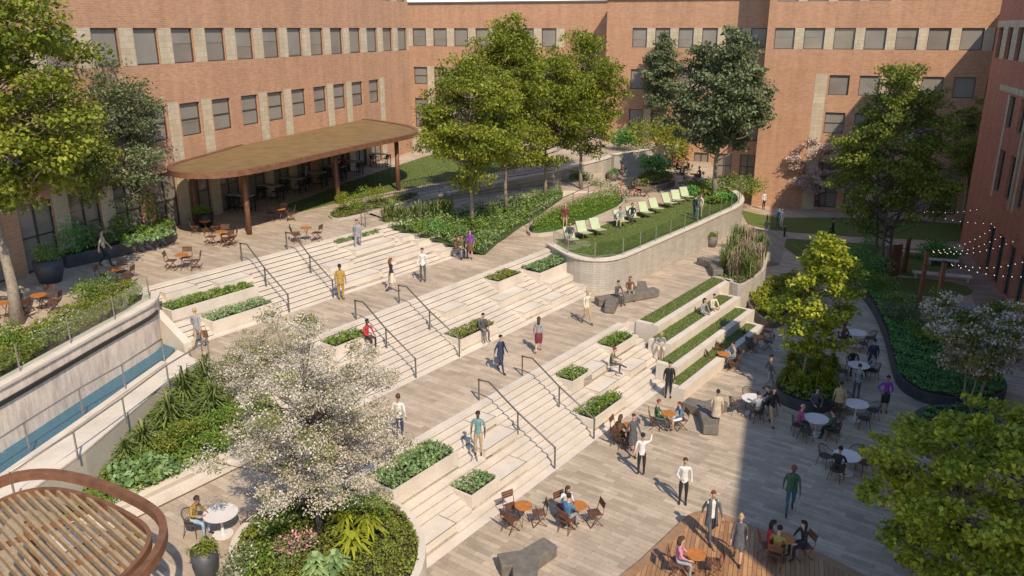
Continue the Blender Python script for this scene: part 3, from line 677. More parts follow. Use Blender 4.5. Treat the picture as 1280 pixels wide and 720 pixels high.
blocks = [('A', 1, 18.0, 19.6, 'pale seating block at the upper left corner of the uppermost stairs'), ('A', 2, 20.5, 22.3, 'pale seating block between the left corner and the first handrail of the uppermost stairs'),
 ('A', 3, 28.6, 31.6, 'long pale seating block just below the green strip planter at the top of the stairs'), ('A', 5, 26.3, 27.9, 'pale seating block right of the second handrail, below the man in grey'),
 ('A', 9, 26.1, 28.8, 'low seating block on the uppermost stairs behind the man in the mustard suit'), ('A', 3, 32.2, 34.4, 'highest seating block beside the fresh green planting at the right of the uppermost stairs'),
 ('A', 5, 32.9, 34.9, 'second seating block down beside the green planting at the right of the uppermost stairs'), ('A', 7, 30.4, 35.6, 'longest seating block on the right of the uppermost stairs'),
 ('A', 9, 33.4, 36.4, 'lowest seating block at the right end of the uppermost stairs, near the woman in purple'),
 ('B', 5, 31.2, 33.7, 'seating block below the small mossy planter in the middle stairs'), ('B', 3, 27.6, 29.2, 'small seating block right of the second handrail of the middle stairs'),
 ('B', 9, 34.2, 35.6, 'seating block low on the right of the middle stairs'), ('B', 9, 31.7, 33.5, 'seating block low in the middle stairs, right of the planter where a man sits'),
 ('B', 9, 37.4, 38.5, 'last seating block against the curved wall at the foot of the middle stairs'), ('B', 4, 20.6, 22.9, 'broad seating block under the person in red on the middle stairs'),
 ('B', 6, 35.5, 38.5, 'seating block under the long leafy planter at the right of the middle stairs'),
 ('C', 1, 21.6, 22.6, 'small seating block near the top of the lowest stairs, left of the first handrail'), ('C', 4, 20.8, 22.8, 'seating block halfway down the lowest stairs beside the first handrail'),
 ('C', 8, 20.2, 21.9, 'seating block low on the lowest stairs, just left of the first handrail foot'), ('C', 9, 15.9, 17.5, 'seating block at the foot of the lowest stairs nearest the camera'),
 ('C', 3, 28.2, 30.3, 'seating block where the man in the dark suit sits on the lowest stairs'), ('C', 6, 28.2, 29.9, 'seating block in the lowest stairs above the planter beside the round orange tables'),
 ('C', 6, 31.0, 32.6, 'seating block in the lowest stairs in front of the turf terraces'), ('C', 2, 17.2, 18.8, 'seating block at the upper left of the lowest stairs, above the big leafy planter')]
for b in blocks: sblock(*b)
def splanter(f, k, s0, s1, n, nb, lab, kind, gk='bush', h=.3, leaf=.11, flower=None, fd=0., dens=420):
    """planter box: front face drops nb risers, soil set a little below the rim"""
    t0, zt, w = FL[f]; z = zt - k * HR + .02; ta = t0 + (k - 1) * w + .0; tb = ta + n * w
    poly = [S(s0, ta), S(s1, ta), S(s1, tb), S(s0, tb)]
    root, inn = bed_wall(poly, zt - (k + nb) * HR + .003, z, lab, 'stair_planter', 'conc', .10, .06, group='planters built into the stairs')
    m = MB(); a, b = S(s0 + .05, tb - .004), S(s1 - .05, tb - .004); 
    ground_cover(inn, z - .08, kind, h, leaf, dens, parent=root, flower=flower, fd=fd, lump=.5, name='planting')
    return root
splanter('A', 4, 17.5, 21.9, 4, 4, 'narrow strip planter high on the uppermost stairs, behind a second one', 'bush', h=.28)
splanter('A', 8, 18.6, 21.9, 4, 4, 'strip planter with white-flecked leaves at the foot of the uppermost stairs', 'hosta', h=.28, flower='white', fd=.12)
splanter('A', 1, 28.2, 31.6, 2, 2, 'thin green strip planter at the top of the uppermost stairs near the ramp', 'bush', h=.35)
splanter('B', 1, 32.2, 34.5, 4, 4, 'small planter with mossy tuft near the top of the middle stairs', 'moss', h=.3)
splanter('B', 2, 35.2, 38.7, 5, 4, 'long planter of broad leaves against the curved wall in the middle stairs', 'hosta', h=.4, leaf=.16, dens=300)
splanter('B', 8, 26.6, 29.4, 4, 4, 'planter at the foot of the middle stairs, a seated man on its edge', 'moss', h=.3, flower='white', fd=.10)
splanter('B', 1, 20.9, 23.1, 4, 3, 'planter at the top left of the middle stairs beside the person in red', 'bush', h=.28, flower='white', fd=.05)
splanter('C', 1, 16.3, 19.6, 5, 5, 'large leafy planter in the lowest stairs right of the white blossom tree', 'hosta', h=.35, leaf=.15, dens=330)
splanter('C', 7, 18.6, 20.2, 4, 4, 'square planter in the lowest stairs directly above the nearest orange table', 'hosta', h=.3, leaf=.12, flower='white', fd=.1)
splanter('C', 2, 27.3, 28.9, 4, 3, 'small planter in the lowest stairs left of the seated man in the dark suit', 'bush', h=.28, flower='white', fd=.05)
splanter('C', 1, 31.4, 33.6, 4, 4, 'small planter at the top of the lowest stairs next to the turf terraces', 'bush', h=.28)
splanter('C', 8, 26.2, 29.0, 4, 4, 'bright green planter at the foot of the lowest stairs by the second handrail', 'bush', h=.35)

# handrails ----------------------------------------------------------
def handrail(f, s, sb, lab):
    t0, zt, w = FL[f]; A = Vector((*S(s, t0 - .45), zt)); A1_ = Vector((*S(s, t0 + .1), zt)); Bm = Vector((*S((s + sb) / 2, t0 + 5.5 * w), zt - 6 * HR)); Bv = Vector((*S(sb, t0 + 11.9 * w), zt - 12 * HR))
    root = thing('handrail', lab, 'handrail', A, 0, 'bronze handrails on the stairs'); up = Vector((0, 0, .92))
    r = MB().tube([A + up - Vector((0, 0, .0)), A + (A1_ - A) * .5 + up, A1_ + up + Vector((0, 0, .03)), Bm + up + Vector((0, 0, .04)), Bv + up, Bv + Vector((0, 0, .85))], .033, 8)
    r.obj('rail', M['rail'], root, True)
    for p in (A, Bm, Bv):
        q = MB(); q.obox((p.x - .01, p.y), (p.x + .055, p.y), .05, p.z, p.z + .93); q.obj('post', M['rail'], root)
handrail('A', 22.9, 22.4, 'handrail on the uppermost stairs, the one nearer the café canopy corner')
handrail('A', 25.65, 25.1, 'handrail on the uppermost stairs next to the man in the mustard suit')
handrail('B', 23.6, 23.2, 'handrail on the middle stairs behind the seated person in red')
handrail('B', 26.4, 26.1, 'handrail on the middle stairs beside the planter with a seated man')
handrail('C', 23.1, 22.9, 'handrail on the lowest stairs, the one nearer the camera')
handrail('C', 26.1, 25.8, 'handrail on the lowest stairs ending behind the bright green planter')

# turf terraces --------------------------------------------------------
tt = [(34.6, 44.3, -17.75, 1.72), (33.3, 43.2, -16.75, 1.30), (32.1, 42.3, -15.75, .88), (30.9, 41.5, -14.75, .46)]
zt_ = [1.72, 1.30, .88, .46]
zl = [1.86, 1.40, .98, .58]
t_e = [-17.8, -16.55, -15.35, -14.3, -13.35]
sA = [34.9, 33.9, 32.4, 31.2]; sB = [44.9, 43.0, 42.5, 41.5]
nm = ['top', 'second', 'third', 'lowest']
for i in range(4):
    s0, s1 = sA[i], sB[i]; ta, tb = t_e[i], t_e[i + 1]; z = [1.72, 1.34, .93, .52][i]
    root = thing('turf_terrace', f'{nm[i]} of the four long turf steps with a pale stone kerb', 'turf step', (*S((s0 + s1) / 2, (ta + tb) / 2), 0), 0, 'turf steps beside the lowest stairs')
    m = MB(); m.prism([S(s0, tb - .38), S(s1 - .3, tb - .38), S(s1 - .3, tb), S(s0, tb)], 0.0, z + .06); m.prism([S(s0, ta), S(s0 + .3, ta), S(s0 + .3, tb - .38), S(s0, tb - .38)], 0, z + .06); m.prism([S(s1 - .3, ta), S(s1 - .08, ta), S(s1 - .08, tb), S(s1 - .3, tb)], 0, z + .058)
    m.obox(S(s0 + .01, tb - .36), S(s1 - .32, tb - .36), .03, z + .062, z + .066, 1)
    m.obj('kerb', [M['conc'], M['joint']], root)
    t = MB(); t.prism([S(s0 + .3, ta), S(s1 - .3, ta), S(s1 - .3, tb - .38), S(s0 + .3, tb - .38)], -.1, z + .03); t.obj('turf', M['lawn'], root)
    gp = [S(s0 + .32, ta + .03), S(s1 - .3, ta + .03), S(s1 - .3, tb - .4), S(s0 + .32, tb - .4)]
    ground_cover(gp, z + .02, 'blade', .06, .07, 380, parent=root, name='grass')
# ---------------------------------------------------------------- lawns, ramp, paths
def sheet(name, poly, z, mat, h=.0):
    zf = zfun(z); m = MB()
    m.add([(x, y, zf(x, y)) for x, y in poly], [tuple(range(len(poly)))]); o = m.obj(name, mat)
    return prop(o, kind='structure')
def GP(z, *pp, it=0):
    q = [G(a, b, z) for a, b in pp]; return closed_smooth(q, it) if it else q
lawn_up = GP(Z3 + .03, (354, 257), (377, 264), (418, 254), (477, 241), (495, 238), (545, 228), (600, 219), (660, 207), (690, 200), (660, 195), (600, 190), (545, 191), (527, 197), (460, 219), (427, 230), (390, 245))
slab('lawn', lawn_up, Z3 + .03, Z3 - .2, [M['lawn'], M['lawn']])
ground_cover(lawn_up, Z3 + .02, 'blade', .05, .09, 70, 'short mown grass of the upper lawn beside the café', name='grass')
lawn_r = GP(Z2 + .03, (686, 309), (700, 301), (735, 289), (760, 279), (800, 264), (850, 249), (868, 246), (893, 240), (918, 243), (924, 250), (918, 257), (903, 264), (870, 280.5), (830, 297), (790, 312), (765, 320.5), (738, 321.5), (712, 317))
slab('raised_lawn', lawn_r, Z2 + .03, Z2 - .2, [M['lawn'], M['lawn']])
ground_cover(lawn_r, Z2 + .02, 'blade', .05, .08, 110, 'short mown grass of the raised lawn under the loungers', name='grass')
lawn1 = GP(.03, (925, 262), (945, 267), (975, 272), (1045, 272), (1100, 272), (1205, 280), (1205, 302), (1080, 296), (990, 290), (958, 286), (935, 280))
lawn2 = GP(.03, (965, 297), (1060, 303), (1150, 312), (1200, 318), (1190, 335), (1140, 345), (1050, 335), (1010, 330), (985, 312))
lawn3 = GP(.03, (1100, 348), (1150, 347), (1205, 355), (1220, 366), (1190, 373), (1105, 364), it=1)
for q in (lawn1, lawn2, lawn3): slab('lawn', q, .03, -.1, [M['lawn'], M['lawn']])
pav_red = GP(.008, (1130, 345), (1128, 318), (1165, 300), (1212, 300), (1290, 372), (1290, 470), (1240, 440), (1215, 370), (1205, 352))
sheet('path', pav_red, .008, brickwork('rose_pavers', (.36, .24, .18), (.24, .16, .125), (.15, .11, .09), 'flat', 1.2, .3, .008, .2, .8, rot=A2))
sheet('path', GP(.012, (925, 284), (958, 288), (1080, 299), (1205, 305), (1205, 315), (1060, 302), (962, 297), (1003, 330), (990, 350), (940, 330)), .012, M['pave2'])
sheet('path', GP(.014, (935, 250), (960, 252), (1040, 252), (1045, 262), (1040, 271), (975, 271), (945, 265), (925, 261)), .014, M['pave2'])
# slope joining the landing to the lower path
m = MB(); q = [G3(934, 284, Z1), G3(918, 312, Z1), G3(975, 330, .02), G3(985, 292, .02)]; m.add(q + [(x, y, -.05) for x, y, z in q], [(0, 1, 2, 3), (0, 1, 5, 4), (1, 2, 6, 5), (3, 0, 4, 7)]); prop(m.obj('ramp', [M['pave2']]), kind='structure')
# long ramp: down behind the grove bed, back in front of it
def strip_solid(name, up, lo, mats, th=.0, kind='structure', base=3.0):
    """surface between two 3D polylines, with skirts down to base"""
    m = MB(); n = len(up); V_ = up + lo + [(x, y, base) for x, y, z in up] + [(x, y, base) for x, y, z in lo]
    F_ = []
    for i in range(n - 1): F_ += [(i, n + i, n + i + 1, i + 1)]
    m.add(V_, F_, 0); F2 = []
    for i in range(n - 1): F2 += [(i, i + 1, 2 * n + i + 1, 2 * n + i), (n + i + 1, n + i, 3 * n + i, 3 * n + i + 1)]
    m.add(V_, F2, 1); return prop(m.obj(name, mats), kind=kind)
r_up = [G3(452, 262, 5.11), G3(530, 246, 4.95), G3(600, 239, 4.72), G3(660, 229, 4.52), G3(708, 221, 4.36), G3(752, 214, 4.22)]
r_lo = [G3(497, 279, 5.11), G3(548, 272, 4.97), G3(600, 258, 4.78), G3(655, 247, 4.56), G3(702, 238, 4.38), G3(764, 240, 4.22)]
strip_solid('ramp', r_up, r_lo, [M['pave2'], M['conc']])
r2u = [G3(752, 236, 4.22), G3(722, 240, 4.18), G3(704, 247, 4.08), G3(680, 263, 3.85), G3(640, 283, 3.60), G3(605, 300, 3.42)]
r2l = [G3(768, 241, 4.22), G3(748, 244, 4.18), G3(728, 253, 4.08), G3(690, 268, 3.85), G3(664, 280, 3.62), G3(655, 295, 3.42)]
strip_solid('ramp', r2u, r2l, [M['pave2'], M['conc']])

# ---------------------------------------------------------------- beds
ZP = lambda s0, z0_, s1, z1_: (lambda x, y: z0_ + (z1_ - z0_) * min(1, max(0, ((x * E1[0] + y * E1[1]) - s0) / (s1 - s0))))
# bed between walkway and lower landing
zb = lambda x, y: 2.05 + 1.05 * min(1, max(0, (-22.2 - (x * E2[0] + y * E2[1])) / 3.6)) * min(1, max(0, ((x * E1[0] + y * E1[1]) - 9.) / 7.))
bp = [S(8.2, -22.35), S(16.98, -22.35), S(16.98, -25.9), G(300, 457, Z2), G(246, 453, Z2), G(190, 489, Z2), G(100, 565, Z2)]
root, inn = bed_wall(bp, 1.5, zb, 'broad planting bed between the walkway and the lower landing', 'planting_bed', 'conc2', .1, .05)
m = MB(); m.prism([S(8.2, -22.35), S(16.95, -22.35), S(16.95, -21.95), S(8.2, -21.95)], 1.6, 1.92); m.prism([S(8.2, -22.8), S(16.95, -22.8), S(16.95, -22.352), S(8.2, -22.352)], 1.6, 2.22); m.obox(S(8.2, -21.94), S(16.95, -21.94), .02, 1.7, 1.74, 1)
m.obj('kerb', [M['conc'], M['joint']], root)
ground_cover(bp, zb, 'bush', .35, .14, 330, parent=root, name='planting', lump=1)
front = [S(9.2, -22.6), S(13.2, -22.6), S(12.8, -24.6), S(9.2, -23.6)]
ground_cover(GP(2.3, (135, 585), (160, 570), (215, 575), (232, 590), (185, 610), (140, 610)), 2.2, 'hosta', .5, .24, 130, 'broad pale-leaved plants at the low end of the large bed')
lab_y = ['spiky strap-leaved plant at the back of the large bed near the railing corner', 'tall strap-leaved plant in the large bed under the railing end', 'spiky strap-leaved plant at the middle of the large bed', 'strap-leaved plant nearest the low kerb of the large bed', 'strap-leaved plant beside the white blossom shrubs', 'leftmost strap-leaved plant of the large bed']
for (px, py, z, r), lb_ in zip(((232, 497, 3., 1.0), (258, 478, 3.1, .95), (215, 525, 2.7, .95), (180, 560, 2.4, .85), (265, 510, 2.9, .8), (158, 572, 2.4, .6)), lab_y):
    shrub(px, py, z, 'blade', 1.15 * r, .95 * r, lb_, 'strap_leaved_plant', 'strap-leaved plants in the large bed', .05, 110, style='yucca', cat='plant', var=px % 3)
for i, (px, py, z, k, r, h, lb_) in enumerate(((295, 470, 3.1, 'olive', .9, 1.0, 'fine-leaved shrub at the top corner of the large bed beside the landing'), (270, 555, 2.5, 'bush', .7, .5, 'low rounded shrub behind the kerb of the large bed'), (235, 545, 2.6, 'moss', .75, .5, 'yellowish low shrub in the middle of the large bed'),
   (300, 525, 2.6, 'bush', .8, .6, 'low leafy shrub under the white blossoms in the large bed'), (205, 562, 2.4, 'moss', .6, .45, 'mossy mound left of the middle of the large bed'))): shrub(px, py, z, k, r, h, lb_, leaf=.09, n=900)
# planter with the blossom tree
pl = [S(a, b) for a, b in ((15.0, -14.55), (15.25, -15.4), (15.1, -16.6), (14.6, -17.6), (13.2, -18.5), (11.8, -18.5), (10.6, -17.6), (10.0, -16.2), (10.0, -13.2), (12.2, -12.2), (14.0, -13.1))]
root, inn = bed_wall(closed_smooth(pl, 2), 0, 2.25, 'big rounded stone planter with ferns and flowers under the white blossom tree', 'planter', 'conc', .22, .12)
sl = MB(); sl.obox(G(492, 696, 1.95), G(470, 716, 1.95), .06, 1.9, 2.0)
cov = closed_smooth([((x - root.location[0]) * .93 + root.location[0], (y - root.location[1]) * .93 + root.location[1]) for x, y in pl], 1)
ground_cover(cov, 2.1, 'moss', .38, .09, 600, parent=root, name='planting', lump=1)
for i, (px, py, lb_) in enumerate(((433, 656, 'yellow-green fern nearest the blossom tree trunk in the rounded planter'), (462, 664, 'yellow-green fern on the right of the rounded planter'), (441, 684, 'lowest of the three yellow-green ferns in the rounded planter'))):
    shrub(px, py, 2.4, 'lime', .62, .42, lb_, 'fern', 'ferns in the rounded planter', .13, 34, style='fern', cat='fern', var=i)
ZPL = 2.2
for i, (px, py, k, r, h, lb_, st, fl) in enumerate(((372, 700, 'dark', .55, .85, 'grey-green plant topped with pink blooms in the rounded planter', 'ball', 'pink'), (395, 715, 'hosta', .5, .45, 'broad-leaved pale plant at the front of the rounded planter', 'hosta', None), (420, 712, 'hosta', .5, .45, 'broad-leaved pale plant right of the pink flowers', 'hosta', None),
   (345, 668, 'bush', .5, .6, 'leafy bush with small white flowers left of the trunk in the rounded planter', 'ball', 'white'), (360, 645, 'bush', .5, .7, 'fresh green bush behind the trunk in the rounded planter', 'ball', None), (425, 635, 'deep', .6, .5, 'blue-green leafy plant at the back of the rounded planter', 'ball', 'white'), (330, 705, 'bush', .7, .7, 'bright green bush at the left of the rounded planter', 'ball', None), (455, 640, 'deep', .5, .35, 'blue-green creeping plant at the stair side of the rounded planter', 'ball', None), (300, 715, 'dark', .5, .6, 'bush with white flowers at the lower left corner of the rounded planter', 'ball', 'white'))):
    shrub(px, py, ZPL, k, r, h, lb_, leaf=.1 if st == 'ball' else .17, n=700 if st == 'ball' else 60, flower=fl, style=st, fd=.3 if fl == 'pink' else .12, var=10 + i)
# dark steel planter on the terrace
pd = GP(Z3, (66, 340), (140, 323), (190, 312), (216, 305), (224, 296), (214, 285), (150, 284), (66, 302))
root, inn = bed_wall(closed_smooth(pd, 1), Z3, Z3 + .62, 'long dark steel planter with mixed greenery against the left building', 'planter', 'planter_dark', .08, .1)
ground_cover(inn, Z3 + .5, 'bush', .45, .13, 260, parent=root, name='planting', lump=1)
ground_cover(GP(Z3 + .6, (150, 305), (185, 290), (212, 286), (222, 295), (205, 300), (160, 310)), Z3 + .55, 'hosta', .35, .22, 120, 'pale broad leaves at the rounded end of the dark steel planter')
for i, (px, py, k, r, h, lb_) in enumerate(((90, 320, 'deep', 1.0, 1.7, 'tall dark shrub at the left end of the steel planter'), (125, 308, 'blade', .9, 1.2, 'grassy clump in the steel planter behind the walking man'), (165, 285, 'deep', .5, 2.2, 'slim upright evergreen in the steel planter'), (185, 283, 'bush', .8, 1.5, 'bushy green shrub near the rounded end of the steel planter'), (145, 298, 'bush', .8, 1.2, 'green shrub in the middle of the steel planter'))):
    shrub(px, py, Z3 + .5, k, r, h, lb_, leaf=.12, n=900, var=30 + i)
# strip bed behind the glass on the water wall
pw = [G(-120, 540, 5.2), G(0, 474, 5.2), G(60, 441, 5.2), G(120, 408, 5.2), G(160, 387, 5.2), G(180, 374, 5.2), G(182, 364, 5.2), G(165, 352, 5.2), G(120, 368, 5.2), G(60, 400, 5.2), G(0, 428, 5.2), G(-100, 470, 5.2)]
root, inn = bed_wall(pw, 5.0, 5.18, 'long green bed behind the glass guard on top of the water wall', 'planting_bed', 'conc', .1, .04)
ground_cover(inn, 5.1, 'moss', .6, .10, 480, parent=root, name='planting', lump=.5)
shrub(122, 372, 5.15, 'bush', .9, .8, 'rounded green bush at the tip of the bed above the water wall', leaf=.1, n=1300, var=50)
ground_cover(GP(5.3, (30, 425), (100, 395), (112, 402), (45, 430)), 5.2, 'bush', .6, .1, 300, 'low bushes dotted with white flowers at the foot of the big left tree', flower='white', fd=.25)
shrub(12, 432, 5.15, 'bush', .8, .7, 'bright green bush beside the trunk of the big left tree', leaf=.12, n=900, var=51)
# bed of round bushes by the canopy
pb = GP(Z3, (408, 270), (420, 262), (475, 249), (522, 241), (526, 248), (480, 262), (440, 273), (418, 276), it=1)
root, inn = bed_wall(pb, Z3 - .02, Z3 + .12, 'small kerbed bed of round bushes between the canopy and the ramp', 'planting_bed', 'conc2', .1, .05)
ground_cover(inn, Z3 + .05, 'moss', .2, .1, 160, parent=root, name='planting')
for i, (px, py, lb_) in enumerate(((432, 263, 'leftmost of the three round bushes by the ramp'), (450, 259, 'middle of the three round bushes by the ramp'), (469, 254, 'rightmost of the three round bushes by the ramp'))):
    shrub(px, py, Z3 + .1, 'lime' if i != 1 else 'bush', .75, 1.15, lb_, group='round bushes by the ramp', leaf=.1, n=900, var=60 + i)
# grove bed
zg = lambda x, y: 3.45 + 1.6 * min(1, max(0, (-30 - (x * E2[0] + y * E2[1])) / 4.5)) * max(0, min(1, 1 - (y - 62) / 14)) 
gb_up = [G3(486, 283, 5.1), G3(545, 272, 4.97), G3(600, 259, 4.78), G3(655, 248, 4.56), G3(700, 240, 4.38)]
gb_lo = [G3(606, 318, 3.45), G3(622, 303, 3.5), G3(648, 285, 3.62), G3(680, 265, 3.85), G3(704, 248, 4.08)]
# soil surface between the two borders
m = MB(); n = 5; m.add(gb_up + gb_lo, [(i, n + i, n + i + 1, i + 1) for i in range(n - 1)]); groot = thing('planting_bed', 'sloping bed of lush green plants under the grove, between the two ramp legs', 'planting bed', (*G(600, 290, 4), 3.4))
m2 = MB(); m2.add([(x, y, z - .03) for x, y, z in gb_up + gb_lo], [(i, n + i, n + i + 1, i + 1) for i in range(n - 1)]); m2.obj('soil', M['soilgreen'], groot)
def bed_pts(N, h, h2=None):
    c = []
    for _ in range(N):
        t = random.random() ** 1.2 * 3.999; i = int(t); f_ = t - i; q = random.random(); a = Vector(gb_up[i]).lerp(Vector(gb_up[i + 1]), f_); b = Vector(gb_lo[i]).lerp(Vector(gb_lo[i + 1]), f_); p = a.lerp(b, q)
        c.append((p.x, p.y, p.z + h * random.uniform(.2, 1)))
    return np.array(c)
c = bed_pts(9000, .55); v, f = leaf_quads(c, .15, .5, .55); inst('planting', npmesh('planting', v, f, np.clip(rng.normal(.45, .28, len(f)), 0, 1), [LEAF['bush'], LEAF['hosta'], LEAF['white']], tuple(groot.location), rng.choice([0, 1, 2], len(f), p=[.6, .35, .05])), groot)['kind'] = 'stuff'
for i, (px, py, z, k, r, h, st) in enumerate(((487, 279, 5.0, 'blade', .7, 1.2, 'grass'), (503, 280, 4.95, 'blade', .7, 1.2, 'grass'), (520, 278, 4.9, 'blade', .7, 1.2, 'grass'), (540, 275, 4.85, 'blade', .75, 1.3, 'grass'), (558, 273, 4.8, 'blade', .75, 1.3, 'grass'), (575, 292, 4.1, 'hosta', .8, .6, 'ball'), (560, 298, 4.1, 'bush', .9, .8, 'ball'), (590, 288, 4.2, 'bush', .8, .8, 'ball'), (605, 300, 3.7, 'hosta', .7, .6, 'ball'), (540, 292, 4.4, 'deep', .9, .8, 'ball'), (517, 290, 4.7, 'bush', .7, .6, 'ball'))):
    lbs = ['first', 'second', 'third', 'fourth', 'fifth']
    lb_ = (lbs[i] + ' upright grass clump from the left along the ramp edge of the grove bed') if st == 'grass' else ['pale leafy shrub behind the seated pair beside the stairs', 'large green shrub at the right end of the uppermost stairs', 'green shrub at the foot of the leftmost grove trunk', 'pale leafy shrub at the lower corner of the grove bed', 'deep green shrub behind the topmost seating blocks', 'low green shrub nearest the thin green strip planter'][i - 5]
    shrub(px, py, z, k, r, h, lb_, 'grass_clump' if st == 'grass' else 'shrub', 'grass clumps along the ramp' if st == 'grass' else None, .05 if st == 'grass' else .13, 130 if st == 'grass' else 800, style=st, var=70 + i % 3, cat='grass clump' if st == 'grass' else 'shrub')
# hedge bed between ramp and raised lawn
ph = GP(Z2, (657, 291), (665, 297), (700, 293), (745, 275), (782, 258), (778, 246), (752, 244), (728, 254), (690, 269), (664, 281))
root, inn = bed_wall(closed_smooth(ph, 1), Z2 - .05, Z2 + .22, 'curving kerbed hedge bed between the ramp and the raised lawn', 'planting_bed', 'conc2', .12, .05)
hp = GP(Z2 + .2, (664, 290), (690, 289), (740, 271), (774, 257), (770, 248), (752, 249), (728, 258), (692, 273), (668, 284))
hd = prop(MB().prism(hp, Z2 + .18, Z2 + .62, 0, taper=.12).obj('hedge', LEAF['bush']), 'long clipped green hedge between the ramp and the lime loungers', 'hedge')
c = np.concatenate([np.column_stack([poly_pts(hp, 7000), Z2 + .55 + rng.uniform(0, .45, 7000)]), np.column_stack([poly_pts(hp, 7000), Z2 + .2 + rng.uniform(0, .5, 7000)])]); v, f = leaf_quads(c, .12, .3, .5)
me = npmesh('leafage', v, f, np.clip(rng.normal(.5, .28, len(f)), 0, 1), [LEAF['bush']], tuple(hd.location)); inst('leafage', me, hd)
for i, (px, py, k, r, h, fl, lb_) in enumerate(((745, 237, 'bush', .9, .9, 'white', 'shrub full of white flowers at the turn of the ramp'), (762, 243, 'bush', .8, .8, 'white', 'low shrub with white flowers between the ramp turn and hedge'), (772, 250, 'deep', .9, .9, 'pink', 'shrub with dusty pink flowers at the far end of the hedge'), (712, 231, 'bush', 1.1, 1.2, None, 'green shrub against the stone wall at the ramp turn'), (727, 230, 'blade', 1.0, 1.0, None, 'pale green shrub left of the white flowers at the ramp turn'))):
    shrub(px, py, Z2 + (.5 if i in (0, 3, 4) else .2), k, r, h, lb_, leaf=.15, n=650, flower=fl, var=80 + i, fd=.35)
# court bed with dark boulders
pc = GP(Z2, (785, 236), (795, 228), (812, 221), (838, 222), (846, 232), (830, 238), (800, 243), it=1)
root, inn = bed_wall(pc, Z2 - .02, Z2 + .5, 'rounded dark-edged mound of moss and shrubs in the middle of the far court', 'planter', 'benchst', .2, .05)
ground_cover(inn, Z2 + .45, 'moss', .5, .15, 90, parent=root, name='planting')
for i, (px, py, z, k, r, h, lb_) in enumerate(((818, 219, Z2 + .5, 'deep', 1.5, 1.6, 'dark green round shrub on the mound in the far court'), (800, 207, Z2, 'bush', 1.6, 1.8, 'round green shrub left at the foot of the far retaining wall'), (828, 207, Z2, 'lime', 1.8, 2.2, 'bright round shrub at the foot of the far retaining wall'), (844, 203, Z2, 'grove', 1.2, 3.2, 'tall loose shrub at the right end of the far retaining wall'),
  (812, 188, 5.4, 'lime', 2.6, 3.0, 'broad yellow shrub above the far retaining wall, left part'), (832, 186, 5.4, 'lime', 2.0, 2.6, 'yellow shrub above the far retaining wall, right part'), (784, 186, 5.2, 'deep', 1.6, 2.0, 'dark evergreen shrub above the far retaining wall'))):
    shrub(px, py, z, k, r, h, lb_, leaf=.26, n=1100, var=90 + i)
lawn4 = GP(Z2 + .02, (764, 214), (786, 207), (850, 205), (848, 210), (800, 213), (770, 218)); slab('lawn', lawn4, Z2 + .02, Z2 - .1, [M['lawn'], M['lawn']])
# planting at the far right end of the raised level
for i, (px, py, z, k, r, h, lb_, fl) in enumerate(((868, 240, Z2, 'bush', 1.3, .8, 'low green shrub at the foot of the tall dark tree', None), (882, 243, Z2, 'moss', 1.2, .6, 'mossy low shrub in front of the tall dark tree', None), (900, 240, Z2, 'bush', 1.3, 1.0, 'leafy shrub just right of the tall dark tree', 'white'), (915, 238, Z2, 'blade', 1.2, 1.2, 'pale shrub at the rounded end of the raised wall', None),
  (862, 247, Z2, 'deep', .8, .8, 'small dark shrub at the edge of the raised lawn behind the last lounger', None), (905, 252, Z2, 'deep', .8, .7, 'dark shrub inside the curve of the glass guard', None), (893, 255, Z2, 'bush', .7, .6, 'small green shrub beside the standing couple', None),
  (928, 246, 1.2, 'bush', 1.5, 2.0, 'green bush just outside the rounded end of the raised wall', None), (940, 250, .3, 'lime', 1.5, 2.0, 'light green bush left of the person in white at the back', 'white'), (952, 247, .3, 'bush', 1.6, 2.6, 'tall green bush against the corner of the back building', None), (1000, 250, 0, 'deep', 1.4, 1.2, 'dark low bush at the base of the back building', None), (1012, 250, 0, 'deep', 1.2, 1.1, 'second dark low bush at the base of the back building', None), (1040, 258, 0, 'moss', 1.5, .8, 'yellowish bush at the edge of the far patio', None), (1160, 325, 0, 'deep', 1.5, 1.5, 'dark rounded bush between the white benches near the right building', None),
  (1180, 328, 0, 'deep', 1.1, 1.1, 'smaller dark bush near the right building', None))):
    shrub(px, py, z, k, r, h, lb_, leaf=.2, n=800, flower=fl, var=110 + i)
# feather-grass planter at the end of the turf steps
pf = [G(a, b, 1.75) for a, b in ((889, 346), (905, 350), (920, 356), (930, 357), (950, 344), (959, 333), (957, 318), (940, 303), (917, 303), (900, 325))]
root, inn = bed_wall(closed_smooth(pf, 1), 0, 1.78, 'curved stone planter of tall feathery grasses at the end of the turf steps', 'planter', 'wallstone', .2, .1)
ground_cover(inn, 1.7, 'blade', .35, .12, 160, parent=root, name='planting')
for i, (px, py) in enumerate(((908, 342), (920, 346), (932, 348), (943, 338), (948, 325), (930, 330), (917, 328), (935, 315), (922, 312))):
    shrub(px, py, 1.75, 'straw' if i % 2 else 'blade', .8, 1.7, ['feathery grass at the left corner of the curved planter', 'front feathery grass of the curved planter', 'feathery grass next to the front corner of the curved planter', 'feathery grass on the right rim of the curved planter', 'feathery grass at the far right of the curved planter', 'feathery grass in the centre of the curved planter', 'feathery grass left of the centre of the curved planter', 'rearmost right feathery grass of the curved planter', 'rearmost left feathery grass of the curved planter'][i], 'feather_grass', 'feathery grasses in the curved planter', .035, 150, style='grass', cat='grass clump', var=i % 3)
pf2 = [G(a, b, .5) for a, b in ((930, 372), (955, 352), (985, 345), (1003, 352), (1005, 372), (985, 395), (962, 402), (945, 392))]
root, inn = bed_wall(closed_smooth(pf2, 1), 0, .5, 'low dark-walled planter of yellow-green plants left of the young tree', 'planter', 'benchst', .12, .06)
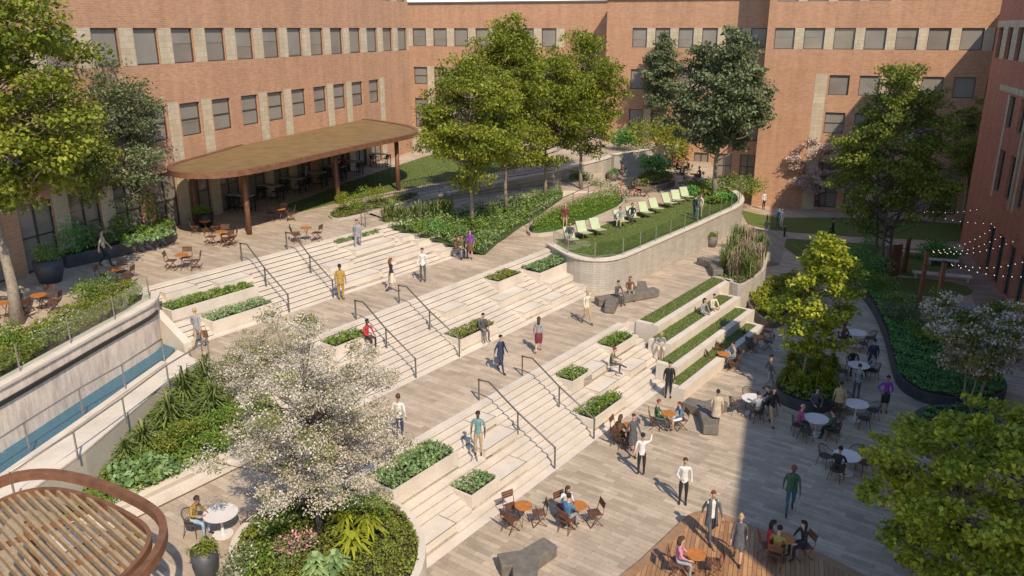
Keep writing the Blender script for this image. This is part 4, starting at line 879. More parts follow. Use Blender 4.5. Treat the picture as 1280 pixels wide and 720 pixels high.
ground_cover(inn, .45, 'lime', .7, .15, 300, parent=root, name='planting', lump=1)
# planter of the young tree
pt = [G(a, b, .5) for a, b in ((966, 480), (985, 455), (1003, 436), (1035, 440), (1050, 470), (1050, 495), (1030, 506), (1000, 502), (975, 492))]
root, inn = bed_wall(closed_smooth(pt, 2), 0, .52, 'oval dark planter with strap-leaved greenery round the young tree', 'planter', 'planter_dark', .10, .08)
ground_cover(inn, .45, 'bush', .4, .14, 260, parent=root, name='planting', lump=1)
for i, (px, py) in enumerate(((985, 478), (1000, 490), (1018, 492), (1035, 485), (1040, 465), (990, 462), (1020, 470))):
    shrub(px, py, .5, 'lime', .8, .8, ['strap-leaved plant at the left tip of the young tree planter', 'strap-leaved plant at the front left of the young tree planter', 'strap-leaved plant at the front of the young tree planter', 'strap-leaved plant at the front right of the young tree planter', 'strap-leaved plant at the right rim of the young tree planter', 'strap-leaved plant behind the left tip of the young tree planter', 'strap-leaved plant right beside the young trunk'][i], 'strap_leaved_plant', 'strap-leaved plants round the young tree', .06, 110, style='yucca', cat='plant', var=i % 3)
# long dark planter on the right
pr = [G(a, b, .5) for a, b in ((1040, 340), (1066, 350), (1090, 375), (1108, 415), (1115, 450), (1125, 476), (1160, 494), (1215, 500), (1255, 495), (1262, 475), (1215, 445), (1165, 425), (1150, 395), (1118, 372), (1100, 345), (1060, 325))]
root, inn = bed_wall(closed_smooth(pr, 2), 0, .52, 'long winding dark planter of deep green plants on the right', 'planter', 'planter_dark', .10, .08)
ground_cover(inn, .45, 'deep', .38, .12, 330, parent=root, name='planting', lump=.8)
for i, (px, py, k, r, h, lb_, fl) in enumerate(((1078, 345, 'deep', 1.6, 1.7, 'large soft green shrub at the head of the winding planter', None), (1100, 365, 'bush', 1.2, 1.3, 'green shrub behind the path in the winding planter', None), (1138, 405, 'dark', 1.1, 1.0, 'nearly black-green shrub in the middle of the winding planter', None), (1130, 385, 'bush', 1.4, 1.0, 'broad green shrub by the light pole in the winding planter', None), (1155, 425, 'bush', .8, .8, 'olive shrub under the flowering tree in the winding planter', None), (1110, 330, 'pink', .7, .9, 'bush of bright pink flowers near the rust panels', None), (1090, 322, 'deep', 1.3, 1.6, 'dark shrub under the large right-hand tree', None), (1060, 332, 'deep', 1.6, 1.6, 'green shrub at the left of the large right-hand trunk', None))):
    shrub(px, py, .45, k, r, h, lb_, leaf=.13, n=1400, flower=fl, var=140 + i)
pq = [G(a, b, .5) for a, b in ((1138, 522), (1150, 508), (1190, 505), (1240, 512), (1262, 540), (1230, 565), (1180, 560), (1145, 545))]
root, inn = bed_wall(closed_smooth(pq, 2), 0, .52, 'round dark planter half hidden by the bright tree in the lower right corner', 'planter', 'planter_dark', .22, .1)
ground_cover(inn, .45, 'deep', .35, .12, 200, parent=root, name='planting')

# ---------------------------------------------------------------- trees
tree(22, 405, 5.1, 13.5, 4.2, 4.4, 'large yellow-green tree with a pale trunk filling the upper left corner', 'grove', leaf=.2, n=33000, seed=11, tr=.22, ncl=130, clr=.95, lean=(-.2, .3), up=.6, asp=.75)
tree(150, 300, 5.3, 9.6, 1.2, 3.1, 'dense dark tree against the left building beside the big tree', 'dark', leaf=.17, n=24000, seed=12, tr=.14, ncl=110, clr=.9)
tree(96, 318, 5.3, 7.5, 1.8, 2.6, 'smaller olive tree between the big left tree and the dark one', 'olive', leaf=.17, n=9000, seed=13, tr=.12, ncl=60, clr=.7)
GR = 'four-tree grove beside the ramp'
tree(590, 277, 4.75, 10.3, 1.7, 3.4, 'leftmost tree of the yellow-green grove by the ramp', 'grove', leaf=.19, n=34000, seed=21, tr=.13, ncl=130, clr=.95, group=GR, bark='bark')
tree(633, 262, 4.5, 13.4, 1.8, 3.5, 'tallest tree of the yellow-green grove by the ramp', 'grove', leaf=.19, n=34000, seed=22, tr=.13, ncl=140, clr=.95, group=GR, shape='cone')
tree(681, 247, 4.4, 10.8, 1.7, 3.1, 'third tree from the left in the yellow-green grove by the ramp', 'grove', leaf=.20, n=26000, seed=23, tr=.13, ncl=110, clr=.95, group=GR)
tree(726, 236, 4.3, 12.4, 1.9, 3.4, 'rightmost tree of the yellow-green grove by the ramp', 'grove', leaf=.20, n=30000, seed=24, tr=.14, ncl=120, clr=1.0, group=GR)
tree(820, 203, 3.4, 12.2, 4.4, 2.5, 'slim dark green tree in front of the far retaining wall', 'dark', leaf=.25, n=13000, seed=25, tr=.16, ncl=100, clr=.75, bark='bark_dark', shape='cone')
tree(893, 246, 3.4, 13.2, 2.6, 4.9, 'tall dense dark green tree behind the end of the raised lawn', 'dark', leaf=.27, n=34000, seed=26, tr=.2, ncl=170, clr=.95, shape='cone')
tree(1098, 345, 0.3, 14.0, 2.4, 5.1, 'large green tree in front of the shaded corner of the back building', 'olive', leaf=.22, n=30000, seed=27, tr=.2, ncl=140, clr=.95, bark='bark_dark', stems=3, shape='cone')
tree(1022, 262, 0, 8.0, 1.0, 3.1, 'small tree of dusty mauve blossom against the back building', 'mauve', leaf=.2, n=19000, seed=28, tr=.12, ncl=60, clr=.7, bark='bark_dark')
tree(1200, 285, 0, 11.5, 3.6, 2.6, 'narrow green tree half hidden at the corner of the red building', 'olive', leaf=.22, n=9000, seed=29, tr=.15, ncl=60, clr=.8)
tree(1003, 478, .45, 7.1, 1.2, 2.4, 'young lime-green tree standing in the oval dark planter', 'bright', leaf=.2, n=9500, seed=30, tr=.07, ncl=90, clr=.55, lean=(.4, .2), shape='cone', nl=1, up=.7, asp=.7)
tree(1212, 512, .45, 5.2, 1.3, 2.9, 'spreading shrub-like tree of creamy blossom over the winding planter', 'olive', leaf=.15, n=26000, seed=31, tr=.12, ncl=90, clr=.62, stems=4, flower='cream', fd=.58, shape='vase')
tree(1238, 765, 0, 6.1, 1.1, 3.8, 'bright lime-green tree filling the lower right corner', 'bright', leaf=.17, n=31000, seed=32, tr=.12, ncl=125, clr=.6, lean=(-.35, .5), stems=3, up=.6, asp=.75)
tree(400, 668, 2.2, 6.2, 1.1, 3.05, 'spreading white blossom tree in the rounded planter in the foreground', 'olive', leaf=.06, n=64000, seed=33, tr=.10, ncl=130, clr=.5, flower='white', fd=.9, shape='layer', bark='bark_dark', lean=(-.25, .3), asp=.8)
for i, (px, py, z, H_, rx, lb_) in enumerate(((330, 470, 3.0, 2.2, 1.5, 'white blossom shrub at the landing corner behind the blossom tree'), (300, 498, 2.7, 1.8, 1.2, 'white blossom shrub in the large bed beside the strap-leaved plants'))):
    tree(px, py, z, H_, .3, rx, lb_, 'olive', leaf=.06, n=9000, seed=40 + i, tr=.05, ncl=50, clr=.36, flower='white', fd=.7, bark='bark_dark', name='blossom_shrub', cat='shrub')
# ---------------------------------------------------------------- furniture
KIT = {}
def kit(kind):
    """part meshes of one kind of furniture, made once: [(part name, mesh, [(sub name, mesh)])]"""
    if kind in KIT: return KIT[kind]
    P = []
    def part(nm, mb, mat, smooth=False): P.append((nm, mb.mesh(nm, [mat], smooth), [])); return P[-1]
    if kind == 'folding_chair':
        s = MB()
        for i in range(5): s.box(-.21, .21, -.19 + i * .085, -.19 + i * .085 + .07, .44, .465)
        part('seat', s, M['wood_dark']); b = MB()
        for i in range(3): b.box(-.20, .20, -.262 - i * .012, -.24 - i * .012, .66 + i * .085, .73 + i * .085)
        part('backrest', b, M['wood_dark'])
        for sx in (-1, 1):
            l = MB(); l.tube([(sx * .225, .24, .0), (sx * .225, -.19, .46), (sx * .215, -.285, .90)], .016, 5); part('leg', l, M['wood_dark'])
            l = MB(); l.tube([(sx * .195, -.24, .0), (sx * .195, .20, .45)], .016, 5); part('leg', l, M['wood_dark'])
        part('stretcher', MB().box(-.22, .22, .215, .235, .03, .05), M['wood_dark'])
    elif kind == 'dark_folding_chair':
        for nm, me, sub in kit('folding_chair'):
            me2 = me.copy(); me2.materials.clear(); me2.materials.append(M['wicker']); P.append((nm, me2, []))
    elif kind == 'armchair':
        s = MB(); s.disc((0, .02), .24, .42, .455, 14); part('seat', s, M['wicker'])
        b = MB(); hoop = []
        for i in range(15):
            a = math.pi * (i / 14) ; hoop.append((.27 * math.cos(a), -.02 - .25 * math.sin(a), .63 + .19 * math.sin(a)))
        b.tube(hoop, .017, 6)
        for i in range(1, 14, 1):
            p = hoop[i]; q = (p[0] * .8, -.02 + (p[1] + .02) * .8, .45); b.tube([q, p], .007, 4)
        part('backrest', b, M['wicker'])
        for sx in (-1, 1): part('armrest', MB().tube([(sx * .27, -.02, .63), (sx * .26, .2, .61), (sx * .21, .2, .44)], .014, 6), M['wicker'])
        for sx in (-1, 1):
            for sy in (-1, 1): part('leg', MB().tube([(sx * .17, sy * .16 + .02, .43), (sx * .24, sy * .22 + .02, 0)], .014, 6), M['wicker'])
    elif kind == 'bar_stool':
        part('seat', MB().box(-.19, .19, -.19, .19, .70, .74), M['black']); part('backrest', MB().box(-.19, .19, -.2, -.17, .80, 1.02), M['black'])
        for sx in (-1, 1):
            for sy in (-1, 1): part('leg', MB().tube([(sx * .16, sy * .16, .7 if sy > 0 else .98), (sx * .21, sy * .21, 0)], .016, 5), M['black'])
        part('footrest', MB().box(-.2, .2, .17, .2, .28, .31), M['black'])
    elif kind == 'round_table':
        part('tabletop', MB().disc((0, 0), .30, .70, .735, 24), M['orange'])
        for i in range(3):
            a = i * 2.094 + .4; c, s_ = math.cos(a), math.sin(a); part('leg', MB().tube([(-c * .15, -s_ * .15, .70), (c * .24, s_ * .24, 0)], .013, 5), M['wood_dark'])
    elif kind == 'white_table':
        part('tabletop', MB().disc((0, 0), .50, .715, .745, 36), M['whitetop']); part('pedestal', MB().tube([(0, 0, .72), (0, 0, .3), (0, 0, .02)], [.05, .035, .06], 10), M['whitetop'])
        part('base', MB().disc((0, 0), .30, .003, .025, 28), M['whitetop'])
    elif kind == 'high_table':
        part('tabletop', MB().box(-.85, .85, -.36, .36, 1.02, 1.07), M['greytop'])
        for sx in (-1, 1):
            for sy in (-1, 1): part('leg', MB().box(sx * .78 - .025, sx * .78 + .025, sy * .3 - .025, sy * .3 + .025, 0, 1.02), M['black'])
        part('stretcher', MB().box(-.75, .75, -.02, .02, .2, .25), M['black'])
    elif kind == 'lounger':
        part('seat', MB().add([(-.33, -.10, .34), (.33, -.10, .34), (.33, .62, .40), (-.33, .62, .40), (-.33, -.10, .37), (.33, -.10, .37), (.33, .62, .43), (-.33, .62, .43)], [(3, 2, 1, 0), (4, 5, 6, 7), (0, 1, 5, 4), (1, 2, 6, 5), (2, 3, 7, 6), (3, 0, 4, 7)]), M['lime_sling'])
        part('backrest', MB().add([(-.33, -.13, .35), (.33, -.13, .35), (.33, -.50, .98), (-.33, -.50, .98), (-.33, -.10, .37), (.33, -.10, .37), (.33, -.47, 1.0), (-.33, -.47, 1.0)], [(3, 2, 1, 0), (4, 5, 6, 7), (0, 1, 5, 4), (1, 2, 6, 5), (2, 3, 7, 6), (3, 0, 4, 7)]), M['lime_sling'])
        for sx in (-1, 1):
            part('frame', MB().tube([(sx * .35, .68, .02), (sx * .35, .64, .42), (sx * .35, -.12, .35), (sx * .35, -.52, 1.01)], .018, 6), M['corten'])
            part('leg', MB().tube([(sx * .35, .1, .37), (sx * .35, -.5, .02)], .018, 6), M['corten'])
    KIT[kind] = P; return P
def put(kind, name, x, y, z, rz, label, cat, group=None):
    root = thing(name, label, cat, (x, y, z), rz, group)
    for nm, me, sub in kit(kind): inst(nm, me, root)
    return root
SIDE = {'left': (-1, 0), 'right': (1, 0), 'near': (0, -1), 'far': (0, 1), 'near left': (-.75, -.7), 'near right': (.75, -.7), 'far left': (-.75, .7), 'far right': (.75, .7)}
SIDE_TXT = {'left': 'on the left of', 'right': 'on the right of', 'near': 'on the near side of', 'far': 'on the far side of', 'near left': 'at the near left of', 'near right': 'at the near right of', 'far left': 'at the far left of', 'far right': 'at the far right of'}
SEATS = {}
def table_set(px, py, z, chairs, desc, kind='round_table', chair='folding_chair', off=.58, rz=0, group='round orange tables'):
    """px,py is the foot of the table; desc finishes the phrase 'round orange table ...'"""
    x, y = G(px, py, z); adj = {'round_table': 'round orange table', 'white_table': 'round white table', 'high_table': 'tall grey bar table'}[kind]
    put(kind, 'bistro_table' if kind == 'round_table' else 'bar_table' if kind == 'high_table' else 'round_table', x, y, z, rz, adj + ' ' + desc, 'table', group)
    cn = {'folding_chair': 'brown folding chair', 'dark_folding_chair': 'dark folding chair', 'armchair': 'dark woven armchair', 'bar_stool': 'black bar stool'}[chair]
    nm = {'folding_chair': 'folding_chair', 'dark_folding_chair': 'folding_chair', 'armchair': 'armchair', 'bar_stool': 'bar_stool'}[chair]
    short = desc
    for c in chairs:
        dx, dy = SIDE[c]; l = math.hypot(dx, dy); dx, dy = dx / l * off, dy / l * off; jx = random.uniform(-.05, .05); jr = random.uniform(-.3, .3)
        face = math.atan2(-dy, -dx) - math.pi / 2 + jr
        words = f'{cn} {SIDE_TXT[c]} the table {short}'.split()
        put(chair, nm, x + dx + jx, y + dy, z, face, ' '.join(words[:16]), 'bar stool' if chair == 'bar_stool' else 'chair', {'bar_stool': 'black bar stools'}.get(chair, cn + 's around the tables'))
        SEATS[(px, py, c)] = (x + dx + jx, y + dy, z, face)
# lower plaza, orange tops
table_set(654, 655, 0, ['far left', 'near left', 'right'], 'left, nearest the big Y bench')
table_set(722, 655, 0, ['far left', 'near left', 'right'], 'with a blue-shirted sitter')
table_set(834, 536, 0, ['left', 'right'], 'between green and blue shirts')
table_set(785, 552, 0, ['far left', 'near left', 'near'], 'beside the bright green planter')
table_set(903, 459, 0, ['left', 'right', 'near right', 'far'], 'against the turf steps')
table_set(946, 437, 0, ['far left', 'near left', 'right'], 'near the top of turf steps', chair='dark_folding_chair')
table_set(868, 718, .12, ['left', 'right'], 'at the deck\'s left corner')
table_set(979, 697, .12, ['left', 'right', 'near left'], 'where three people sit on deck')
# white tables
GW = 'round white tables on the shaded plaza'
table_set(940, 517, 0, ['left', 'far', 'near', 'right'], 'at the shadow edge', 'white_table', 'armchair', .78, group=GW)
table_set(1018, 543, 0, ['left', 'near left', 'right', 'near right'], 'below the oval planter', 'white_table', 'armchair', .78, group=GW)
table_set(1068, 524, 0, ['left', 'near', 'right', 'far'], 'right of the oval planter', 'white_table', 'armchair', .78, group=GW)
table_set(1056, 591, 0, ['far left', 'near left', 'far right', 'right'], 'nearest the bright corner tree', 'white_table', 'armchair', .78, group=GW)
table_set(1071, 474, 0, ['left', 'right', 'far'], 'in the middle of the curved path', 'white_table', 'armchair', .78, group=GW)
table_set(1069, 432, 0, ['right', 'near', 'left'], 'farthest up the curved path', 'white_table', 'armchair', .78, group=GW)
table_set(279, 668, Z1, ['left', 'right'], 'alone on the lower left landing', 'white_table', 'armchair', .85, group=None)
put('folding_chair', 'folding_chair', *G(958, 424, 0), 0, 2.5, 'single folding chair under the yellow-green planter', 'chair')
# café terrace
for px, py, ch, d in ((229, 337, ['left', 'far', 'right'], 'on the open terrace left of stairs'), (146, 356, ['left', 'far', 'right'], 'below the walking man'), (52, 390, ['left', 'far', 'right'], 'at the big left trunk'), (278, 306, ['left', 'far', 'right', 'near right'], 'left of the nearest canopy post'), (258, 292, ['left', 'right'], 'under the canopy\'s near corner'),
   (352, 276, ['left', 'right', 'far'], 'right of the nearest canopy post'), (384, 301, ['left', 'near left', 'right'], 'at the top of the stairs'), (10, 400, ['left', 'right'], 'cut by the left picture edge'), (244, 277, ['left', 'right'], 'tucked against the café front')):
    table_set(px, py, Z3, ch, d)
# tall tables along the facade
hx = [(303, 264), (339, 251), (367, 241), (394, 233), (419, 225), (440, 218), (476, 208)]
for i, (px, py) in enumerate(hx):
    d = ['nearest in the canopy row', 'second in the canopy row', 'third in the canopy row', 'middle of the canopy row', 'fifth in the canopy row', 'next to last in the row', 'farthest in the canopy row'][i]
    table_set(px, py, Z3, ['near left', 'near right', 'far left', 'far right'], d, 'high_table', 'bar_stool', .72, math.atan2(V[1], V[0]) , 'tall bar tables in a row along the café front')
# far court
for px, py, ch, d, cc in ((770, 222, ['left', 'right', 'near'], 'at the foot of the far wall', 'folding_chair'), (798, 246, ['left', 'right', 'far'], 'behind the lime loungers', 'folding_chair'), (776, 240, ['left', 'right'], 'beside the pink flowers', 'folding_chair'), (853, 218, ['left', 'right', 'near', 'far'], 'right of the moss mound', 'folding_chair'), (866, 228, ['left', 'right', 'near'], 'left of the tall dark tree', 'folding_chair'), (842, 235, ['left', 'right'], 'in front of the moss mound', 'folding_chair'), (847, 209, ['left', 'right'], 'farthest back in the court', 'folding_chair')):
    table_set(px, py, Z2, ch, d, chair=cc)
for px, py, d in ((990, 258, 'on the far patio left side'), (1030, 262, 'on the far patio right side')): table_set(px, py, 0, ['left', 'right'], d)
# loungers
LNG = [(713, 305), (729, 297), (746, 293), (775, 282), (790, 277), (806, 271), (819, 266), (835, 259), (846, 255), (857, 251)]
ordn = ['nearest', 'second', 'third', 'fourth', 'fifth', 'sixth', 'seventh', 'eighth', 'ninth', 'farthest']
for i, (px, py) in enumerate(LNG):
    x, y = G(px, py, Z2 + .03); put('lounger', 'lounger', x, y, Z2 + .03, math.pi + R(22) + random.uniform(-.16, .16), f'{ordn[i]} lime-coloured sling lounger in the line along the raised lawn', 'lounger', 'lime sling loungers on the raised lawn')

# Y-shaped stone benches -----------------------------------------------
def arm_poly(c, e, w, we=None):
    dx, dy = e[0] - c[0], e[1] - c[1]; l = math.hypot(dx, dy); nx, ny = -dy / l, dx / l; we = we or w
    return [(c[0] + nx * w / 2, c[1] + ny * w / 2), (c[0] - nx * w / 2, c[1] - ny * w / 2), (e[0] - nx * we / 2, e[1] - ny * we / 2), (e[0] + nx * we / 2, e[1] + ny * we / 2)]
def ybench(z, centres, arms, lab, w=.62, h=.46):
    """one solid star-shaped block: outline walked round each arm"""
    m = MB()
    for c, es in zip(centres, arms):
        cx, cy = G(*c, z + h); E_ = sorted([G(*e, z + h) for e in es], key=lambda p: math.atan2(p[1] - cy, p[0] - cx)); out = []
        n = len(E_)
        for i, e in enumerate(E_):
            dx, dy = e[0] - cx, e[1] - cy; l = math.hypot(dx, dy); dx, dy = dx / l, dy / l; nx, ny = -dy, dx
            out += [(e[0] - nx * w / 2, e[1] - ny * w / 2), (e[0] + nx * w / 2, e[1] + ny * w / 2)]
            e2_ = E_[(i + 1) % n]; a1 = math.atan2(dy, dx); a2 = math.atan2(e2_[1] - cy, e2_[0] - cx); d = (a2 - a1) % (2 * math.pi); am = a1 + d / 2; s_ = max(.35, math.sin(d / 2)) if d < math.pi * 1.02 else 1
            r_ = w / 2 / s_; out.append((cx + math.cos(am) * r_ * (1.25 if d < 2.6 else 1), cy + math.sin(am) * r_ * (1.25 if d < 2.6 else 1)))
        m.prism(out, z + .03, z + h)
    o = m.obj('stone_bench', M['benchst']); b = o.modifiers.new('bevel', 'BEVEL'); b.width = .035; b.segments = 2; b.limit_method = 'ANGLE'
    return prop(o, lab, 'bench', 'dark branching stone benches')
ybench(0, [(657, 694)], [[(624, 699), (688, 676), (655, 740)]], 'dark Y-shaped stone bench at the bottom edge of the lower plaza', .62)
ybench(0, [(884, 507)], [[(857, 499), (889, 532), (903, 500)]], 'dark Y-shaped stone bench beside the man in the beige coat', .62)
ybench(Z1, [(767, 369)], [[(746, 372), (821, 360), (762, 382)]], 'long dark stone bench where two people sit below the curved wall', .55)
ybench(Z1, [(803, 362)], [[(796, 363), (810, 362), (802, 351)]], 'short dark stone stub joined to the long bench below the curved wall', .5, .455)
ybench(Z1, [(893, 326)], [[(875, 321), (898, 338), (904, 324)]], 'dark Y-shaped stone bench near the feathery grasses', .6)

# pots ---------------------------------------------------------------
def pot(px, py, z, r, h, lab, mat, kind, ph=.5, fl=None, leaf=.09, n=500):
    x, y = G(px, py, z); root = thing('plant_pot', lab, 'plant pot', (x, y, z)); m = MB(); m.tube([(0, 0, 0), (0, 0, h * .5), (0, 0, h)], [r * .72, r * .95, r], 20)
    m.obj('pot', M[mat], root, True, 'local'); inst('foliage', shrub_mesh(kind, r * 1.15, ph, leaf, n, fl, .1, int(px)), root, (0, 0, h - .08)); return root
pot(64, 352, Z3, .62, 1.0, 'large dark round pot against the brick pier on the terrace', 'planter_dark', 'bush', .8, leaf=.12)
pot(259, 722, Z1, .36, .9, 'tall dark pot of yellow-green succulents at the bottom left', 'planter_dark', 'moss', .35, leaf=.07, n=800)
pot(889, 308, Z1, .42, .75, 'stone-grey round pot of greenery at the foot of the raised wall', 'benchst', 'bush', .4)
pot(765, 226, Z2, .5, .7, 'dark round pot at the foot of the far wall by the tables', 'benchst', 'deep', .4, leaf=.12)
pot(508, 187, Z3, .5, 1.1, 'tall black pot at the corner of the left building', 'black', 'bush', 1.6, leaf=.14)
pot(257, 283, Z3, .5, .8, 'dark pot with greenery under the near corner of the canopy', 'black', 'bush', .6, leaf=.12)

# glass guards ----------------------------------------------------------
def glass_guard(pts, z, h, step, lab):
    P = [Vector(p) for p in pts]; d = [0]
    for a, b in zip(P, P[1:]): d.append(d[-1] + (b - a).length)
    n = max(2, round(d[-1] / step)); Q = []
    for i in range(n + 1):
        t = d[-1] * i / n; j = max(k for k in range(len(d)) if d[k] <= t + 1e-6); j = min(j, len(P) - 2); Q.append(P[j].lerp(P[j + 1], (t - d[j]) / (d[j + 1] - d[j] + 1e-9)))
    root = thing('glass_guard', lab, 'railing', (*Q[n // 2], z))
    for i, q in enumerate(Q):
        m = MB(); m.box(q.x - .02, q.x + .02, q.y - .02, q.y + .02, z, z + h); m.obj('post', M['steel'], root)
        if i < n:
            m = MB(); a = q.lerp(Q[i + 1], .04); b = q.lerp(Q[i + 1], .96); m.obox(a, b, .015, z + .06, z + h - .03); m.obj('glass_panel', M['glass'], root)
glass_guard(rw[2:-9], ZW + .002, .95, 1.9, 'clear glass guard along the curved edge of the raised lawn')
glass_guard(ww[:-7], ZL + .002, .95, 2.3, 'clear glass guard with slim posts on top of the water wall')

# pipe rails ------------------------------------------------------------
def pipe_rail(pts, h, step, lab, mat='steel', low=False, mid=True):
    P = [Vector(p) for p in pts]; root = thing('railing', lab, 'railing', P[len(P) // 2]); up = Vector((0, 0, h))
    MB().tube([p + up for p in P], .028, 8).obj('top_rail', M[mat], root, True)
    if mid: MB().tube([p + up * .55 for p in P], .014, 6).obj('lower_rail', M[mat], root, True)
    for a, b in zip(P, P[1:]):
        n = max(1, round((b - a).length / step))
        for i in range(n):
            q = a.lerp(b, i / n); m = MB(); m.box(q.x - .022, q.x + .022, q.y - .022, q.y + .022, q.z, q.z + h - .02); m.obj('post', M[mat], root)
    q = P[-1]; m = MB(); m.box(q.x - .022, q.x + .022, q.y - .022, q.y + .022, q.z, q.z + h - .02); m.obj('post', M[mat], root)
z_ = Z2 + .12
pipe_rail([G3(-60, 630, z_), G3(37, 563, z_), G3(104, 518, z_), G3(157, 486, z_), G3(206, 452, z_)], .95, 50, 'steel railing on the kerb beside the blue water channel', mid=False)
pipe_rail([G3(20, 628, z_), G3(98, 575, z_), G3(158, 530, z_), G3(212, 487, z_), G3(255, 459, z_), G3(262, 450, Z2)], .95, 50, 'steel railing on the outer edge wall of the walkway, above the planting', mid=False)
pipe_rail([G3(459, 268, 5.1), G3(487, 261, 5.05), G3(517, 255, 5.0), G3(549, 249, 4.9), G3(600, 243, 4.72), G3(655, 234, 4.55), G3(700, 226, 4.38)], .95, 50, 'long grey handrail on the far side of the upper ramp', 'rail')
pipe_rail([G3(452, 282, 5.1), G3(457, 284, 5.1), G3(520, 272, 5.0), G3(560, 264, 4.9), G3(600, 257, 4.8), G3(650, 247, 4.6), G3(700, 237, 4.4)], .95, 50, 'long grey handrail on the near side of the upper ramp', 'rail')
pipe_rail([G3(662, 285, 3.62), G3(690, 270, 3.85), G3(716, 258, 4.03), G3(735, 249, 4.14), G3(750, 243, 4.2)], .95, 50, 'short grey handrail on the lower ramp beside the hedge', 'rail')
# dark picket fence at the lawn edge
fp = [G3(495, 247, 5.1), G3(530, 240, 5.1), G3(565, 233, 5.1), G3(600, 226, 5.1), G3(640, 219, 5.12), G3(680, 211, 5.12)]
root = thing('picket_fence', 'dark metal fence along the lower edge of the upper lawn', 'fence', fp[2])
for a, b in zip(fp, fp[1:]):
    A_, B_ = Vector(a), Vector(b); m = MB(); m.tube([A_ + Vector((0, 0, 1.0)), B_ + Vector((0, 0, 1.0))], .02, 5); m.tube([A_ + Vector((0, 0, .12)), B_ + Vector((0, 0, .12))], .015, 5); n = int((B_ - A_).length / .16)
    for i in range(n): q = A_.lerp(B_, i / n); m.box(q.x - .01, q.x + .01, q.y - .01, q.y + .01, q.z + .02, q.z + 1.0)
    m.obj('fence_panel', M['rail'], root)

# canopies ----------------------------------------------------------------
def ring_mesh(outer, inner, z0, z1):
    n = len(outer); m = MB(); V_ = [(x, y, z0) for x, y in outer] + [(x, y, z1) for x, y in outer] + [(x, y, z1) for x, y in inner] + [(x, y, z0) for x, y in inner]; F_ = []
    for i in range(n):
        j = (i + 1) % n; F_ += [(i, j, n + j, n + i), (n + i, n + j, 2 * n + j, 2 * n + i), (2 * n + i, 2 * n + j, 3 * n + j, 3 * n + i), (3 * n + i, 3 * n + j, j, i)]
    return m.add(V_, F_)
def scale_poly(poly, inset):
    P = [Vector(p) for p in poly]; n = len(P); ar = sum(P[i].x * P[(i + 1) % n].y - P[(i + 1) % n].x * P[i].y for i in range(n)); s = 1 if ar > 0 else -1; out = []
    for i in range(n):
        d = (P[(i + 1) % n] - P[i - 1]).normalized(); out.append(tuple(P[i] + Vector((-d.y, d.x)) * inset * s))
    return out
zc = 9.0
co = closed_smooth([G(a, b, zc) for a, b in ((206, 209), (216, 203), (250, 194), (295, 181), (335, 167), (365, 154), (395, 148), (450, 147), (488, 152), (520, 158), (525, 165), (500, 171), (460, 179), (400, 192), (340, 206), (290, 215), (245, 217), (215, 215))], 2)
root = thing('canopy', 'broad leaf-shaped canopy with rust-coloured rim over the café tables', 'canopy', (*G(370, 230, Z3), Z3))
ring_mesh(co, scale_poly(co, .30), zc - .30, zc).obj('rim', M['corten'], root)
ci = scale_poly(co, .28); MB().prism(ci, zc - .24, zc - .06).obj('roof_panel', M['canopy_top'], root)
for px, py in ((312, 293), (423, 254), (498, 238), (247, 282)):
    x, y = G(px, py, Z3); MB().tube([(x, y, Z3), (x, y, zc - .3)], [.15, .15], 12).obj('post', M['corten'] if px != 247 else M['wood_dark'], root, True)
# slatted pergola ring at the lower left
zp = 5.0
po = closed_smooth([G(a, b, zp) for a, b in ((-90, 690), (-50, 625), (0, 592), (60, 583), (120, 595), (175, 618), (207, 640), (210, 668), (190, 705), (140, 750), (60, 800), (-40, 830), (-100, 780))], 2)
root = thing('pergola', 'rust-rimmed oval pergola of pale timber slats in the lower left corner', 'pergola', (*G(60, 700, zp), Z1))
ring_mesh(po, scale_poly(po, .17), zp - .24, zp).obj('outer_ring', M['corten'], root)
pi_ = closed_smooth([G(a, b, zp) for a, b in ((-75, 700), (-38, 646), (8, 616), (60, 605), (112, 615), (160, 637), (188, 656), (190, 676), (170, 705), (125, 745), (50, 785), (-30, 805), (-80, 770))], 2)
ring_mesh(pi_, scale_poly(pi_, .10), zp - .24, zp - .02).obj('inner_ring', M['corten'], root)
# slats: clipped to the inner ring
sa = G(20, 610, zp); sb = G(135, 722, zp); dv = Vector((sb[0] - sa[0], sb[1] - sa[1])).normalized(); nv = Vector((-dv.y, dv.x)); Q = [Vector(p) for p in scale_poly(pi_, .06)]
lo = min(q.dot(nv) for q in Q); hi = max(q.dot(nv) for q in Q); t = lo + .12
while t < hi:
    xs = []
    for i in range(len(Q)):
        a, b = Q[i], Q[(i + 1) % len(Q)]; ta, tb = a.dot(nv) - t, b.dot(nv) - t
        if ta * tb < 0: xs.append(a.lerp(b, ta / (ta - tb)).dot(dv))
    xs.sort()
    for u0, u1 in zip(xs[::2], xs[1::2]):
        if u1 - u0 > .15: a = dv * u0 + nv * t; b = dv * u1 + nv * t; MB().obox(a, b, .065, zp - .20, zp - .05).obj('slat', M['slat'], root)
    t += .185
for px, py in ((30, 640), (150, 690)):
    a = G(px, py, zp); m = MB(); m.tube([(a[0], a[1], Z1), (a[0], a[1], zp - .3)], .1, 12).obj('post', M['corten'], root, True)
for i in (0.3, .55, .8):
    tt_ = lo + (hi - lo) * i
c0 = (nv * (lo + hi) / 2); u0 = min(q.dot(dv) for q in Q); u1 = max(q.dot(dv) for q in Q)
